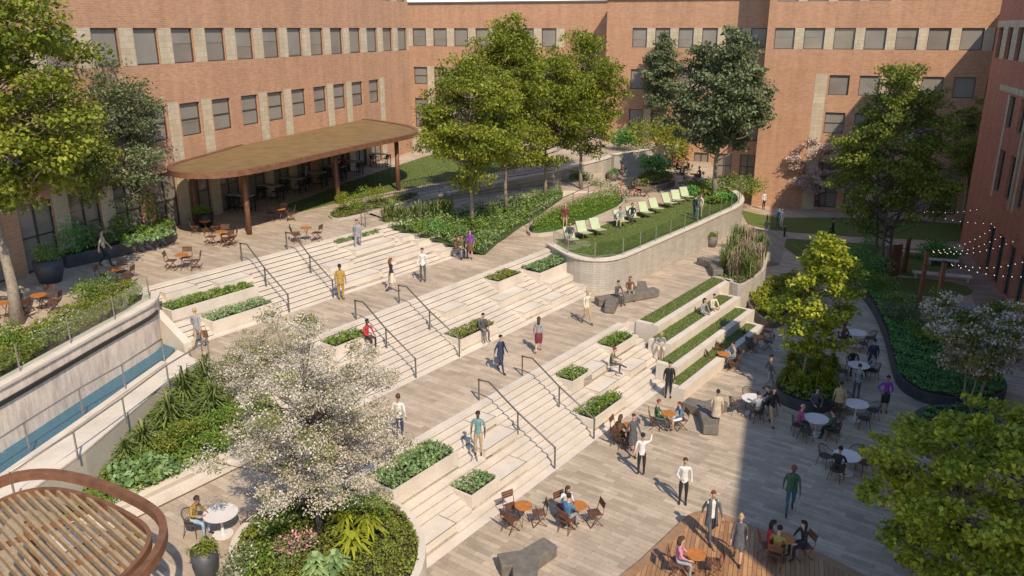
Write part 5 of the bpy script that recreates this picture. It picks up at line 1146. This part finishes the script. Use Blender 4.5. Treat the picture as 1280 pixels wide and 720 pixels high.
for k in (.3, .65):
    uu = u0 + (u1 - u0) * k; xs = []
    for i in range(len(Q)):
        a, b = Q[i], Q[(i + 1) % len(Q)]; ta, tb = a.dot(dv) - uu, b.dot(dv) - uu
        if ta * tb < 0: xs.append(a.lerp(b, ta / (ta - tb)).dot(nv))
    xs.sort(); MB().obox(nv * xs[0] + dv * uu, nv * xs[-1] + dv * uu, .1, zp - .38, zp - .26).obj('cross_beam', M['corten'], root)

# timber deck -------------------------------------------------------------
dk = [G(a, b, .12) for a, b in ((690, 780), (783, 716), (848, 655), (862, 641), (885, 637), (905, 642), (960, 665), (1040, 697), (1100, 730), (1120, 800), (1050, 900), (700, 900))]
o = MB().prism(closed_smooth(dk, 1), -.05, .12, 0, 0); d_ = o.obj('timber_deck', M['deck']); prop(d_, 'low brown timber deck at the bottom of the lower plaza', 'deck')
dko = closed_smooth(dk, 1); ring_mesh(dko, scale_poly(dko, .32), .10, .126).obj('border', M['deckedge'], d_)
for ch in d_.children: 
    for v_ in ch.data.vertices: v_.co = v_.co - Vector(d_.location) + Vector(d_.location)

# string lights, posts, counter at the right -------------------------------
for i, (px, py, h, lb_) in enumerate(((1145, 402, 4.2, 'left rust-coloured post carrying string lights by the right planter'), (1163, 432, 4.6, 'right rust-coloured post carrying string lights by the right planter'))):
    x, y = G(px, py, 0); r = thing('light_post', lb_, 'post', (x, y, 0), 0, 'rust posts for the string lights'); MB().box(-.09, .09, -.09, .09, 0, h).obj('post', M['corten'], r, origin='local'); MB().box(-.13, .13, -.13, .13, 0, .04).obj('foot_plate', M['black'], r, origin='local'); MB().box(-.12, .12, -.12, .12, h, h + .05).obj('cap', M['black'], r, origin='local')
tops = [(*G(1145, 402, 0), 4.2), (*G(1163, 432, 0), 4.6), (*G(1110, 330, 0), 4.4), (*G(1110, 330, 0), 4.6)]
ends = [(B(-5, PR), 3.9), (B(-10, PR), 3.9), (B(-15, PR), 4.1), (B(-20, PR), 4.4), (B(-12, PR), 3.7), (B(-24, PR), 4.6)]
cab = [(2, 0), (3, 1), (0, 1), (0, 2), (1, 3), (1, 5), (0, 4)]
wd_ = ['highest at the far corner', 'second from the far corner', 'from the left post to the second window', 'from the left post to the third window', 'from the right post toward the near windows', 'nearest the creamy flowering tree', 'lowest from the left post']
for i, (a, b) in enumerate(cab):
    A_ = Vector(tops[a]); e, z_ = ends[b]; B_ = Vector((e[0] - V[0] * .1, e[1] - V[1] * .1, z_)); root = thing('string_lights', f'string of small warm bulbs {wd_[i]}', 'string lights', A_, 0, 'strings of bulbs strung to the red building')
    n = 14; P_ = [A_.lerp(B_, k / n) - Vector((0, 0, .45 * math.sin(math.pi * k / n))) for k in range(n + 1)]
    MB().tube(P_, .008, 4).obj('cable', M['black'], root)
    if i == 0: bm_ = MB().ball((0, 0, 0), .024, 0, 8, 6).mesh('bulb', [M['bulb']], True)
    for p in P_[1:-1]: inst('bulb', bm_, root, p - A_ - Vector((0, 0, .05)))
x, y = G(1195, 405, 0); root = thing('counter', 'long blue-grey topped counter near the red building', 'counter', (x, y, 0), R(-14)); 
MB().box(-1.5, 1.5, -.4, .4, 1.0, 1.07).obj('countertop', plain('blue_grey_top', (.20, .23, .28), .3), root, origin='local')
for sx in (-1, 1): MB().box(sx * 1.3 - .06, sx * 1.3 + .06, -.3, .3, 0, 1.0).obj('leg', M['corten'], root, origin='local')
MB().box(-1.24, 1.24, .2, .24, .1, 1.0).obj('front_panel', M['cap'], root, origin='local')
for i, (px, py, lb_) in enumerate(((1145, 322, 'white stone slab bench nearest the pink flowers'), (1177, 332, 'middle white stone slab bench on the rose paving'), (1192, 352, 'white stone slab bench nearest the red building'), (1160, 349, 'white stone slab bench beside the small lawn'))):
    x, y = G(px, py, 0); r = thing('slab_bench', lb_, 'bench', (x, y, 0), -A2, 'white slab benches on the rose paving'); MB().box(-1., 1., -.25, .25, .38, .47).obj('seat', M['conc'], r, origin='local')
    for sx in (-.8, .8): MB().box(sx - .06, sx + .06, -.2, .2, 0, .38).obj('leg', M['conc2'], r, origin='local')
for i, (px, py, h, lb_) in enumerate(((1117, 345, 2.2, 'left rust steel panel behind the pink flowers'), (1130, 340, 2.4, 'right rust steel panel behind the pink flowers'))):
    x, y = G(px, py, 0); m = MB(); m.box(-.35, .35, -.04, .04, 0, h); m.box(-.37, -.33, -.06, .06, 0, h); m.box(.33, .37, -.06, .06, 0, h); o = inst('screen_panel', m.mesh('screen_panel', [M['corten']]), None, (x, y, 0), R(20 + 30 * i)); prop(o, lb_, 'panel')
for i, (px, py, lb_) in enumerate(((980, 298, 'dark bollard light at the left end of the lawn path'), (1037, 299, 'dark bollard light midway along the lawn path'), (958, 283, 'slim dark bollard beside the far bench'), (934, 301, 'dark bollard at the end of the landing slope'))):
    x, y = G(px, py, 0); r = thing('bollard_light', lb_, 'bollard', (x, y, 0), 0, 'dark bollard lights'); MB().disc((0, 0), .07, 0, .95, 12).obj('post', M['black'], r, origin='local'); MB().disc((0, 0), .09, .95, 1.02, 12).obj('cap', M['steel'], r, origin='local')

# ---------------------------------------------------------------- people
def skeleton(pose, fem=False):
    J = {}; E_ = []
    sw = .155 if fem else .175
    J['pel'] = (0, 0, .95, .135, .105); J['sp'] = (0, .0, 1.13, .105 if fem else .12, .09); J['ch'] = (0, 0, 1.32, .135 if fem else .155, .105); J['nb'] = (0, -.01, 1.465, .055, .055); J['nk'] = (0, 0, 1.52, .048, .05)
    J['h1'] = (0, .025, 1.60, .064, .078); J['h2'] = (0, .015, 1.675, .072, .088); J['h3'] = (0, .005, 1.725, .05, .06)
    for s, n in ((-1, 'l'), (1, 'r')):
        J['sh' + n] = (s * sw, 0, 1.415, .058, .058); J['el' + n] = (s * (sw + .06), -.03, 1.14, .042, .042); J['wr' + n] = (s * (sw + .075), .05, .905, .027, .027); J['pa' + n] = (s * (sw + .075), .07, .83, .03, .022)
        J['hi' + n] = (s * .085, 0, .88, .088, .092); J['kn' + n] = (s * .10, .015, .49, .056, .058); J['an' + n] = (s * .10, -.03, .095, .036, .038); J['to' + n] = (s * .115, .13, .035, .036, .03)
    def mv(k, x=None, y=None, z=None):
        a = list(J[k]); 
        if x is not None: a[0] = x
        if y is not None: a[1] = y
        if z is not None: a[2] = z
        J[k] = tuple(a)
    if pose in ('walk', 'walk2'):
        q = 1 if pose == 'walk' else -1
        for s, n in ((-1, 'l'), (1, 'r')):
            f_ = q * s
            mv('kn' + n, y=.02 + .13 * max(f_, -.2) + (.02 if f_ > 0 else 0), z=.50 if f_ > 0 else .49); mv('an' + n, y=.24 * f_ - .05 * (f_ < 0), z=.095 if f_ > 0 else .17); mv('to' + n, y=.24 * f_ + (.16 if f_ > 0 else .10), z=.04 if f_ > 0 else .05)
            mv('el' + n, y=-.03 - .10 * f_); mv('wr' + n, y=.03 - .19 * f_, z=.93); mv('pa' + n, y=.05 - .21 * f_, z=.86)
    if pose == 'phone':
        mv('elr', .23, .03, 1.16); mv('wrr', .14, .24, 1.27); mv('par', .10, .27, 1.33)
    if pose == 'hips':
        mv('elr', .36, -.05, 1.17); mv('wrr', .22, .06, 1.02); mv('par', .17, .09, .98); mv('ell', -.25, 0, 1.14); mv('wrl', -.12, .18, 1.06); mv('pal', -.07, .2, 1.05)
    if pose == 'carry':
        mv('elr', .24, 0, 1.13); mv('wrr', .15, .22, 1.08); mv('par', .09, .25, 1.08)
    if pose == 'wave':
        mv('elr', .30, .12, 1.40); mv('wrr', .32, .28, 1.60); mv('par', .33, .32, 1.67)
    if pose.startswith('sit'):
        dz = -.40
        for k in list(J):
            if k[:2] in ('pe', 'sp', 'ch', 'nb', 'nk', 'h1', 'h2', 'h3', 'sh', 'el', 'wr', 'pa'): mv(k, z=J[k][2] + dz)
        ln = .10 if pose == 'sit' else .16
        for k, q in (('sp', .25), ('ch', .6), ('nb', .85), ('nk', .95), ('h1', 1.15), ('h2', 1.2), ('h3', 1.2), ('shl', .8), ('shr', .8)): mv(k, y=J[k][1] + ln * q)
        for s, n in ((-1, 'l'), (1, 'r')):
            mv('hi' + n, y=.05, z=.535); mv('kn' + n, s * .13, .44, .52); mv('an' + n, s * .13, .42, .095); mv('to' + n, s * .14, .58, .035)
            mv('el' + n, s * .25, .16, .80); mv('wr' + n, s * .15, .36, .66 if pose == 'sit' else .76); mv('pa' + n, s * .12, .43, .64 if pose == 'sit' else .77)
        if pose == 'sit_cross': mv('knr', .04, .46, .60); mv('anr', -.16, .62, .42); mv('tor', -.22, .74, .36)
        if pose == 'sit_lean': 
            for k in ('nb', 'nk', 'h1', 'h2', 'h3'): mv(k, y=J[k][1] + .05, z=J[k][2] - .03)
    ch = [('pel', 'sp', 'top'), ('sp', 'ch', 'top'), ('ch', 'nb', 'top'), ('nb', 'nk', 'skin'), ('nk', 'h1', 'skin'), ('h1', 'h2', 'skin'), ('h2', 'h3', 'skin')]
    for n in 'lr': ch += [('ch', 'sh' + n, 'top'), ('sh' + n, 'el' + n, 'uparm'), ('el' + n, 'wr' + n, 'sleeve'), ('wr' + n, 'pa' + n, 'skin'), ('pel', 'hi' + n, 'bot'), ('hi' + n, 'kn' + n, 'bot'), ('kn' + n, 'an' + n, 'shin'), ('an' + n, 'to' + n, 'shoe')]
    # fingers
    for s, n in ((-1, 'l'), (1, 'r')):
        w_ = Vector(J['wr' + n][:3]); p_ = Vector(J['pa' + n][:3]); d = (p_ - w_).normalized(); sd_ = d.cross(Vector((s, 0, 0))); sd_ = (sd_.normalized() if sd_.length > .2 else Vector((0, 1, 0))); curl = Vector((-s, 0, 0)) if abs(d.x) < .7 else Vector((0, 0, -1))
        for i, (o_, l_) in enumerate(((-.028, .062), (-.009, .075), (.010, .070), (.028, .055))):
            k = f'f{n}{i}'; b_ = p_ + d * .03 + sd_ * o_; t_ = b_ + d * l_ + curl * .018; J[k + 'a'] = (*b_, .010, .010); J[k + 'b'] = (*t_, .008, .008); ch += [('pa' + n, k + 'a', 'skin'), (k + 'a', k + 'b', 'skin')]
        a_ = p_ - d * .02 + sd_ * .035; t_ = a_ + d * .045 + sd_ * .025; J['t' + n + 'a'] = (*a_, .011, .011); J['t' + n + 'b'] = (*t_, .009, .009); ch += [('pa' + n, 't' + n + 'a', 'skin'), ('t' + n + 'a', 't' + n + 'b', 'skin')]
    return J, ch
SLOT = ['skin', 'top', 'bot', 'shoe', 'sleeve', 'shin', 'feat', 'uparm']
BODY = {}
def body_mesh(pose, fem):
    if (pose, fem) in BODY: return BODY[(pose, fem)]
    J, ch = skeleton(pose, fem); keys = list(J); idx = {k: i for i, k in enumerate(keys)}
    me = bpy.data.meshes.new('skel'); me.from_pydata([J[k][:3] for k in keys], [(idx[a], idx[b]) for a, b, _ in ch], []); o = bpy.data.objects.new('skel', me); COL.objects.link(o)
    md = o.modifiers.new('skin', 'SKIN'); md.use_smooth_shade = True; md.branch_smoothing = .3
    sl_ = me.skin_vertices[0].data if me.skin_vertices else None
    if sl_ is None:
        bpy.context.view_layer.update(); sl_ = me.skin_vertices[0].data
    for k in keys: sl_[idx[k]].radius = J[k][3:5]; sl_[idx[k]].use_root = (k == 'pel')
    ss = o.modifiers.new('sub', 'SUBSURF'); ss.levels = 1; ss.render_levels = 1
    dg = bpy.context.evaluated_depsgraph_get(); ev = o.evaluated_get(dg); m2 = bpy.data.meshes.new_from_object(ev); bpy.data.objects.remove(o)
    v = np.empty(len(m2.vertices) * 3, np.float32); m2.vertices.foreach_get('co', v); v = v.reshape(-1, 3)
    cen = np.array([v[list(p.vertices)].mean(0) for p in m2.polygons]); best = np.full(len(cen), 1e9); lab = np.zeros(len(cen), int)
    for a, b, t in ch:
        A_, B_ = np.array(J[a][:3]), np.array(J[b][:3]); ra, rb = J[a][3], J[b][3]; d = B_ - A_; q = np.clip(((cen - A_) @ d) / (d @ d + 1e-9), 0, 1); ds = np.linalg.norm(cen - (A_ + q[:, None] * d), axis=1) - (ra + (rb - ra) * q) * .9
        u_ = ds < best; best[u_] = ds[u_]; lab[u_] = SLOT.index(t)
    base = MB(); base.v = [tuple(x) for x in v]; base.f = [tuple(p.vertices) for p in m2.polygons]; base.m = [int(x) for x in lab]
    h = Vector(J['h2'][:3]); tilt = 0
    for s in (-1, 1):
        base.ball((h.x + s * .028, h.y + .082, h.z - .012), .010, 6, 6, 4); base.ball((h.x + s * .078, h.y - .005, h.z - .02), .018, 0, 6, 4, 1.5)
    base.ball((h.x, h.y + .093, h.z - .035), .013, 0, 6, 4, 1.4); base.box(h.x - .022, h.x + .022, h.y + .075, h.y + .084, h.z - .077, h.z - .068, 6)
    m3 = base.mesh('body', [None] * 8, True); bpy.data.meshes.remove(m2); BODY[(pose, fem)] = (m3, J); return BODY[(pose, fem)]
HAIR = {}
def hair_mesh(pose, fem, style):
    k = (pose, fem, style)
    if k in HAIR: return HAIR[k]
    _, J = body_mesh(pose, fem); h = Vector(J['h2'][:3]); m = MB()
    def f(p):
        q = Vector((p.x * .088 / .1, p.y * .105 / .1, p.z * .1 / .1))
        if q.y > .03 and q.z < .045: q = q * .70          # face stays clear
        if q.z < -.055 and style == 'short': q.z = -.055; q = q * .82
        return q
    m.ball((h.x, h.y - .008, h.z + .012), .1, 0, 14, 10, 1., f)
    if style == 'long': m.tube([(h.x, h.y - .055, h.z + .04), (h.x, h.y - .085, h.z - .08), (h.x, h.y - .085, h.z - .20), (h.x, h.y - .08, h.z - .28)], [.07, .078, .07, .03], 10)
    if style == 'bun': m.ball((h.x, h.y - .10, h.z + .05), .042, 0, 8, 6)
    HAIR[k] = m.mesh('hair', [None], True); return HAIR[k]
GARB = {}
def garment(kind, pose, fem):
    k = (kind, pose, fem)
    if k in GARB: return GARB[k]
    sw = .155 if fem else .175; m = MB(); n = 16
    prof = {'jacket': [(1.47, .07, .06), (1.44, .165 if not fem else .15, .10), (1.38, .19 if not fem else .165, .125), (1.25, .185 if not fem else .155, .13), (1.10, .165 if not fem else .14, .125), (.95, .175, .135), (.83, .195, .15)],
            'coat': [(1.47, .07, .06), (1.44, .165, .10), (1.38, .19, .125), (1.25, .185, .13), (1.10, .165, .125), (.95, .18, .14), (.75, .20, .165), (.58, .215, .18)],
            'skirt': [(1.02, .135, .11), (.95, .165, .13), (.80, .18, .15), (.62, .175, .145), (.52, .17, .14)],
            'dress': [(1.44, .14, .09), (1.34, .16, .12), (1.12, .13, .11), (.98, .155, .125), (.80, .18, .145), (.58, .20, .165)]}[kind]
    base = 0
    for z, rx, ry in prof:
        for i in range(n):
            a = 2 * math.pi * i / n; w_ = 1 + (.05 * math.sin(a * 5) * max(0, (1.0 - z) * 2) if z < 1 else 0); m.v.append((rx * math.cos(a) * w_, ry * math.sin(a) * w_, z))
    for r_ in range(len(prof) - 1):
        for i in range(n): (m.f.append((r_ * n + i, r_ * n + (i + 1) % n, (r_ + 1) * n + (i + 1) % n, (r_ + 1) * n + i)), m.m.append(0)) if not (kind in ('jacket', 'coat') and i in (3, 4)) else None
    if kind in ('jacket', 'coat'):   # shirt opening
        pass
    GARB[k] = m.mesh(kind, [None], True); return GARB[k]
SK = {'l': (.52, .32, .23), 'm': (.36, .20, .13), 'd': (.12, .065, .045)}
HC = {'k': (.018, .014, .012), 'b': (.07, .038, .02), 'r': (.16, .055, .025), 'y': (.42, .28, .12), 'g': (.3, .29, .28)}
C_ = dict(white=(.66, .64, .60), grey=(.28, .28, .29), dgrey=(.09, .09, .10), black=(.02, .02, .022), navy=(.03, .04, .09), tan=(.42, .31, .18), mustard=(.36, .23, .05), beige=(.50, .41, .30), cream=(.62, .55, .42), red=(.42, .03, .05), burg=(.18, .025, .045), purple=(.20, .04, .32), green=(.05, .10, .05), olive=(.13, .14, .07), blue=(.06, .17, .30), teal=(.15, .27, .27), jeans=(.04, .11, .15), brown=(.14, .07, .035), pink=(.50, .20, .27), lblue=(.28, .38, .48), magenta=(.35, .06, .20))
def setm(o, mats):
    for i, m_ in enumerate(mats): o.material_slots[i].link = 'OBJECT'; o.material_slots[i].material = m_
def person(x, y, z, az, label, pose='stand', top='white', bot='dgrey', shoe='black', skin='l', hair='b', fem=False, style=None, sleeve='top', shin='bot', gar=None, garc=None, sc_=1., group=None, rz=None, seat=.0):
    """az: compass direction faced, 0 = away from the camera, 90 = picture right"""
    root = thing('person', label, 'person', (x, y, z + seat), -R(az) if rz is None else rz, group); root.scale = (sc_, sc_, sc_)
    me, J = body_mesh(pose, fem); b = inst('body', me, root); s_ = cloth(SK[skin]); t_ = cloth(C_[top]); b_ = cloth(C_[bot])
    setm(b, [s_, t_, b_, cloth(C_[shoe]), s_ if sleeve == 'skin' else cloth(C_[garc]) if (gar in ('jacket', 'coat') and garc) else t_, s_ if shin == 'skin' else b_, cloth((.03, .02, .02)), cloth(C_[garc]) if (gar in ('jacket', 'coat') and garc) else t_])
    h = inst('hair', hair_mesh(pose, fem, style or ('long' if fem else 'short')), root); setm(h, [cloth(HC[hair])])
    if gar and not pose.startswith('sit'): g_ = inst(gar, garment(gar, pose, fem), root); setm(g_, [cloth(C_[garc or top])])
    return root
def P_(px, py, z, az, label, **k): x, y = G(px, py, z); return person(x, y, z, az, label, **k)
def seat_at(key, label, **k):
    x, y, z, face = SEATS[key]; return person(x, y, z, 0, label, rz=face, pose=k.pop('pose', 'sit'), **k)
def bag(px, py, z, lab, col='dgrey', w=.3, h=.28, dz=.35):
    x, y = G(px, py, z); r = thing('handbag', lab, 'bag', (x, y, z + dz)); MB().prism([(-w / 2, -.06), (w / 2, -.06), (w / 2, .06), (-w / 2, .06)], 0, h, taper=.2).obj('bag_body', cloth(C_[col]), r, origin='local')
    MB().tube([(-w * .3, 0, h), (-w * .25, 0, h + .18), (w * .25, 0, h + .18), (w * .3, 0, h)], .012, 5).obj('strap', cloth(C_[col]), r, origin='local')
# upper landing and terrace
P_(249, 436, Z2, 10, 'fair-haired person in pale grey shirt and tan trousers at the foot of the left stairs', pose='walk', top='grey', bot='tan', hair='y')
bag(257, 433, Z2, 'brown bag hanging beside the fair-haired person in pale grey', 'brown', .3, .3, .4)
P_(427, 375, Z2, 0, 'person in a mustard suit seen from behind at the foot of the uppermost stairs', top='mustard', bot='mustard', skin='d', hair='k', gar='jacket', sc_=1.03)
P_(490, 365, Z2, 60, 'long-haired person in black top and cream skirt crossing the upper landing', pose='walk', top='black', bot='cream', fem=True, hair='r', shin='skin', gar='skirt', garc='cream')
P_(529, 352, Z2, 180, 'person in pale shirt, dark tie and grey trousers standing near the uppermost stairs', pose='stand', top='white', bot='dgrey', hair='b', sc_=1.03)
P_(588, 324, Z2, 200, 'person in a purple top and brown skirt at the end of the uppermost stairs', top='purple', bot='brown', fem=True, hair='k', shin='skin', gar='skirt', garc='brown')
P_(577, 321, Z2, 160, 'person in grey seated beside the person in purple', pose='sit', top='olive', bot='grey', hair='k')
P_(569, 323, Z2, 120, 'person in brown seated at the very end of the uppermost stairs', pose='sit_lean', top='brown', bot='dgrey', fem=True, hair='r')
P_(448, 314, Z3 - 5 * HR, 180, 'person in a grey jacket coming down the uppermost stairs', pose='walk', top='grey', bot='grey', hair='b', gar='jacket', garc='grey')
P_(133, 334, Z3, 70, 'person in pale shirt and dark trousers walking along the dark steel planter', pose='walk', top='beige', bot='black', hair='b', sc_=1.05)
seat_at((419, 225, 'near right'), 'person in black on a bar stool under the canopy', top='black', bot='dgrey', hair='k', seat=.28)
seat_at((440, 218, 'near left'), 'person in a red top on a bar stool under the canopy', top='red', bot='dgrey', fem=True, hair='b', seat=.28)
seat_at((10, 400, 'right'), 'seated person half cut by the left picture edge', top='dgrey', bot='brown', hair='k')
# middle stairs and lower landing
x, y = S(22.6, TB + 4.2 * WB); person(x, y, Z2 - 5 * HR, 125, 'person in red top and black trousers sitting on the middle stairs', pose='sit', top='red', bot='black', skin='d', hair='k', fem=True, style='short', seat=.05)
x, y = S(28.3, TB + 10.6 * WB); person(x, y, Z1, 150, 'person in a dark suit sitting on the planter edge below the middle stairs', pose='sit', top='dgrey', bot='dgrey', hair='k', seat=.08)
P_(626, 466, Z1, 130, 'person in a dark navy coat with a pale bag on the lower landing', pose='walk', top='navy', bot='navy', fem=True, hair='k', style='short', gar='jacket', garc='navy')
bag(621, 462, Z1, 'pale grey bag carried by the person in the navy coat', 'grey', .34, .3, .3)
P_(673, 441, Z1, 5, 'person with pale top and burgundy skirt walking away on the lower landing', pose='walk', top='grey', bot='burg', fem=True, hair='b', style='long', shin='skin', gar='skirt', garc='burg')
P_(733, 405, Z1, 150, 'person in cream shirt and tan trousers near the foot of the middle stairs', pose='walk2', top='cream', bot='tan', hair='y', sc_=1.02)
P_(500, 550, Z1, 15, 'person in white shirt and navy trousers standing right of the white blossom tree', pose='stand', top='white', bot='navy', skin='m', hair='b', sc_=1.04)
P_(598, 569, Z1 - 3 * HR, 185, 'person in a teal-grey shirt and tan trousers on the lowest stairs', pose='stand', top='teal', bot='tan', skin='d', hair='k', sleeve='skin')
P_(770, 380, Z1, 140, 'left one of two people sitting on the long dark bench', pose='sit', top='dgrey', bot='dgrey', hair='k')
P_(786, 374, Z1, 170, 'right one of two people sitting on the long dark bench', pose='sit', top='brown', bot='grey', fem=True, hair='r')
# turf steps and lowest stairs
P_(877, 402, .93, 150, 'left one of the pair sitting on the turf steps, in a pale dress', pose='sit', top='grey', bot='grey', fem=True, hair='k', shin='skin')
P_(889, 396, .93, 150, 'right one of the pair sitting on the turf steps, in a cream shirt', pose='sit', top='cream', bot='beige', hair='b')
P_(824, 446, Z1 - 8 * HR, 180, 'fair-haired person in lilac-grey sitting at the corner of the turf steps', pose='sit_lean', top='grey', bot='cream', fem=True, hair='y', shin='skin', seat=.05)
P_(762, 468, Z1 - 6 * HR, 110, 'person in a dark suit sitting sideways on the lowest stairs', pose='sit_cross', top='olive', bot='dgrey', hair='r', seat=0)
P_(835, 497, 0, 185, 'person in a black suit and white shirt standing at the foot of the lowest stairs', pose='stand', top='black', bot='black', hair='k', gar='jacket', garc='black')
# raised lawn
P_(706, 288, Z2, 180, 'person in a burgundy top standing next to the nearest lounger', top='burg', bot='tan', fem=True, hair='y', pose='stand')
P_(713, 304, Z2 + .05, 200, 'person in grey half lying on the nearest lounger', pose='sit', top='dgrey', bot='grey', hair='b')
P_(775, 283, Z2 + .05, 200, 'person in grey sitting on the fourth lounger', pose='sit', top='grey', bot='beige', fem=True, hair='r')
P_(790, 278, Z2 + .05, 200, 'person in black sitting on the fifth lounger', pose='sit', top='black', bot='dgrey', fem=True, hair='b')
P_(868, 275, Z2, 60, 'person in dark blue standing at the end of the raised lawn', top='navy', bot='jeans', hair='k')
P_(875, 273, Z2, 250, 'person in cream standing against the person in dark blue on the raised lawn', top='cream', bot='beige', fem=True, hair='b', pose='carry')
# lower plaza
P_(801, 594, 0, 10, 'person in white shirt and black trousers with one arm raised on the lower plaza', pose='wave', top='white', bot='black', skin='m', hair='k')
P_(790, 568, 0, 150, 'person in a grey dress leaning near the orange table by the stairs', pose='walk', top='dgrey', bot='dgrey', fem=True, hair='b', style='short', shin='skin', gar='dress', garc='dgrey')
seat_at((834, 536, 'left'), 'person in a green shirt sitting at the orange table near the long Y bench', top='green', bot='green', hair='r')
seat_at((834, 536, 'right'), 'person in a blue shirt and white shorts sitting opposite the green shirt', top='blue', bot='white', hair='b', shin='skin', sc_=.92)
seat_at((785, 552, 'near left'), 'person in brown sitting with their back to us beside the bright green planter', top='brown', bot='brown', fem=True, hair='b')
P_(894, 535, 0, 20, 'person in a long beige coat standing by the Y-shaped bench', top='beige', bot='dgrey', skin='m', hair='k', gar='coat', garc='beige')
P_(853, 630, 0, 190, 'person in white shirt carrying a dark jacket on the open lower plaza', pose='carry', top='white', bot='black', hair='b', sc_=1.04)
P_(887, 676, .12, 170, 'person in an open dark suit walking at the corner of the timber deck', pose='walk', top='white', bot='dgrey', hair='r', gar='coat', garc='dgrey', sc_=1.05)
P_(921, 702, .12, 200, 'fair-haired person in a short dark dress walking on the timber deck', pose='walk2', top='dgrey', bot='dgrey', fem=True, hair='y', style='bun', shin='skin', gar='dress', garc='dgrey', sc_=.97)
seat_at((722, 655, 'far left'), 'dark-haired person in white top sitting at the orange table left of the centre', pose='sit_lean', top='white', bot='purple', fem=True, hair='b')
seat_at((722, 655, 'near left'), 'person in blue top sitting with their back to us at the orange table', top='blue', bot='grey', hair='k', style='short')
seat_at((868, 718, 'left'), 'person in pink and grey sitting at the deck corner table', top='pink', bot='grey', fem=True, hair='b')
seat_at((979, 697, 'left'), 'person in a red top sitting at the deck table', top='red', bot='dgrey', fem=True, hair='k')
seat_at((979, 697, 'near left'), 'person in a mustard coat with their back to us at the deck table', top='mustard', bot='brown', hair='k')
seat_at((979, 697, 'right'), 'person in black sitting on the right of the deck table', top='black', bot='black', fem=True, hair='k')
P_(986, 641, 0, 195, 'person in a dark green jacket and blue jeans striding across the shaded plaza', pose='walk', top='green', bot='jeans', skin='d', hair='r', gar='jacket', garc='green', sc_=1.05)
seat_at((940, 517, 'near'), 'person in grey sitting with their back to us at the shadow-edge white table', top='grey', bot='dgrey', skin='m', hair='k')
seat_at((940, 517, 'right'), 'person in black leaning at the shadow-edge white table', pose='sit_lean', top='black', bot='black', hair='k')
P_(960, 487, 0, 100, 'person in a dark top bending beside the left tip of the oval planter', pose='walk2', top='dgrey', bot='grey', hair='k')
P_(963, 532, 0, 160, 'person in black top and tan trousers walking past the oval planter', pose='walk', top='black', bot='tan', fem=True, hair='k')
P_(1017, 520, 0, 185, 'person sitting on the front rim of the oval planter', pose='sit', top='dgrey', bot='black', hair='k', seat=.05)
seat_at((1018, 543, 'left'), 'person in a magenta top at the white table below the oval planter', top='magenta', bot='green', fem=True, hair='y', style='short')
seat_at((1018, 543, 'near right'), 'person in a green jacket with their back to us below the oval planter', top='green', bot='black', hair='k')
P_(1046, 524, 0, 20, 'person in a tan jacket standing beside the white table right of the oval planter', top='tan', bot='brown', skin='m', hair='k', gar='jacket', garc='tan')
seat_at((1056, 591, 'near left'), 'person in black sitting at the white table nearest the bright corner tree', top='black', bot='dgrey', skin='m', hair='k')
P_(1104, 516, 0, 190, 'person in a purple blouse and black skirt near the winding planter', pose='hips', top='purple', bot='black', fem=True, skin='m', hair='k', style='bun', shin='skin', gar='skirt', garc='black')
P_(1088, 466, 0, 10, 'person in a navy coat standing at the middle white table', top='navy', bot='navy', hair='k', gar='coat', garc='navy')
P_(1069, 500, 0, 10, 'person in grey shirt and trousers standing in front of the middle white table', top='grey', bot='dgrey', hair='b')
seat_at((1071, 474, 'right'), 'person in grey sitting right of the middle white table', top='grey', bot='black', skin='m', hair='k')
seat_at((1071, 474, 'far'), 'person in black sitting behind the middle white table', top='black', bot='black', fem=True, hair='r')
seat_at((1069, 432, 'left'), 'person in brown at the farthest white table up the path', top='brown', bot='dgrey', fem=True, hair='r')
P_(1177, 402, 0, 100, 'person in dark clothes at the blue-grey counter', pose='carry', top='dgrey', bot='grey', skin='m', hair='k')
P_(972, 284, 0, 30, 'person in a blue jacket standing by the far lawn', top='blue', bot='jeans', hair='k', gar='jacket', garc='blue')
P_(976, 286, 0, 240, 'person in white standing with the blue jacket by the far lawn', top='white', bot='cream', fem=True, hair='b')
P_(954, 262, 0, 150, 'person in white and black by the green bushes at the back', top='white', bot='black', hair='g')
P_(1039, 300, 0, 90, 'dark-clothed person walking along the lawn path at the back', pose='walk', top='black', bot='black', hair='k')
P_(957, 293, 0, 180, 'small seated person at the left end of the far path', pose='sit', top='grey', bot='cream', fem=True, hair='k')
seat_at((279, 668, 'left'), 'brown-haired reader sitting at the single white table', pose='sit_lean', top='mustard', bot='lblue', fem=True, skin='m', hair='b', style='short')
seat_at((903, 459, 'right'), 'person in grey at the orange table against the turf steps', top='grey', bot='dgrey', hair='k')
seat_at((853, 218, 'left'), 'person in dark red sitting in the far court', top='burg', bot='dgrey', hair='k')
seat_at((770, 222, 'right'), 'person in brown at the table by the far wall foot', top='brown', bot='dgrey', hair='k')
seat_at((798, 246, 'far'), 'person in dark grey at the table behind the lime loungers', top='dgrey', bot='dgrey', fem=True, hair='b')
seat_at((853, 218, 'right'), 'person in black on the right of the table by the moss mound', top='black', bot='dgrey', hair='k')
seat_at((847, 209, 'left'), 'person in rust brown farthest back in the court', top='brown', bot='burg', fem=True, hair='r')
seat_at((394, 233, 'near left'), 'person in grey on a bar stool in the middle of the canopy row', top='grey', bot='dgrey', hair='k', seat=.28)
seat_at((866, 228, 'right'), 'person in dark brown sitting near the tall dark tree', top='brown', bot='dgrey', hair='k')
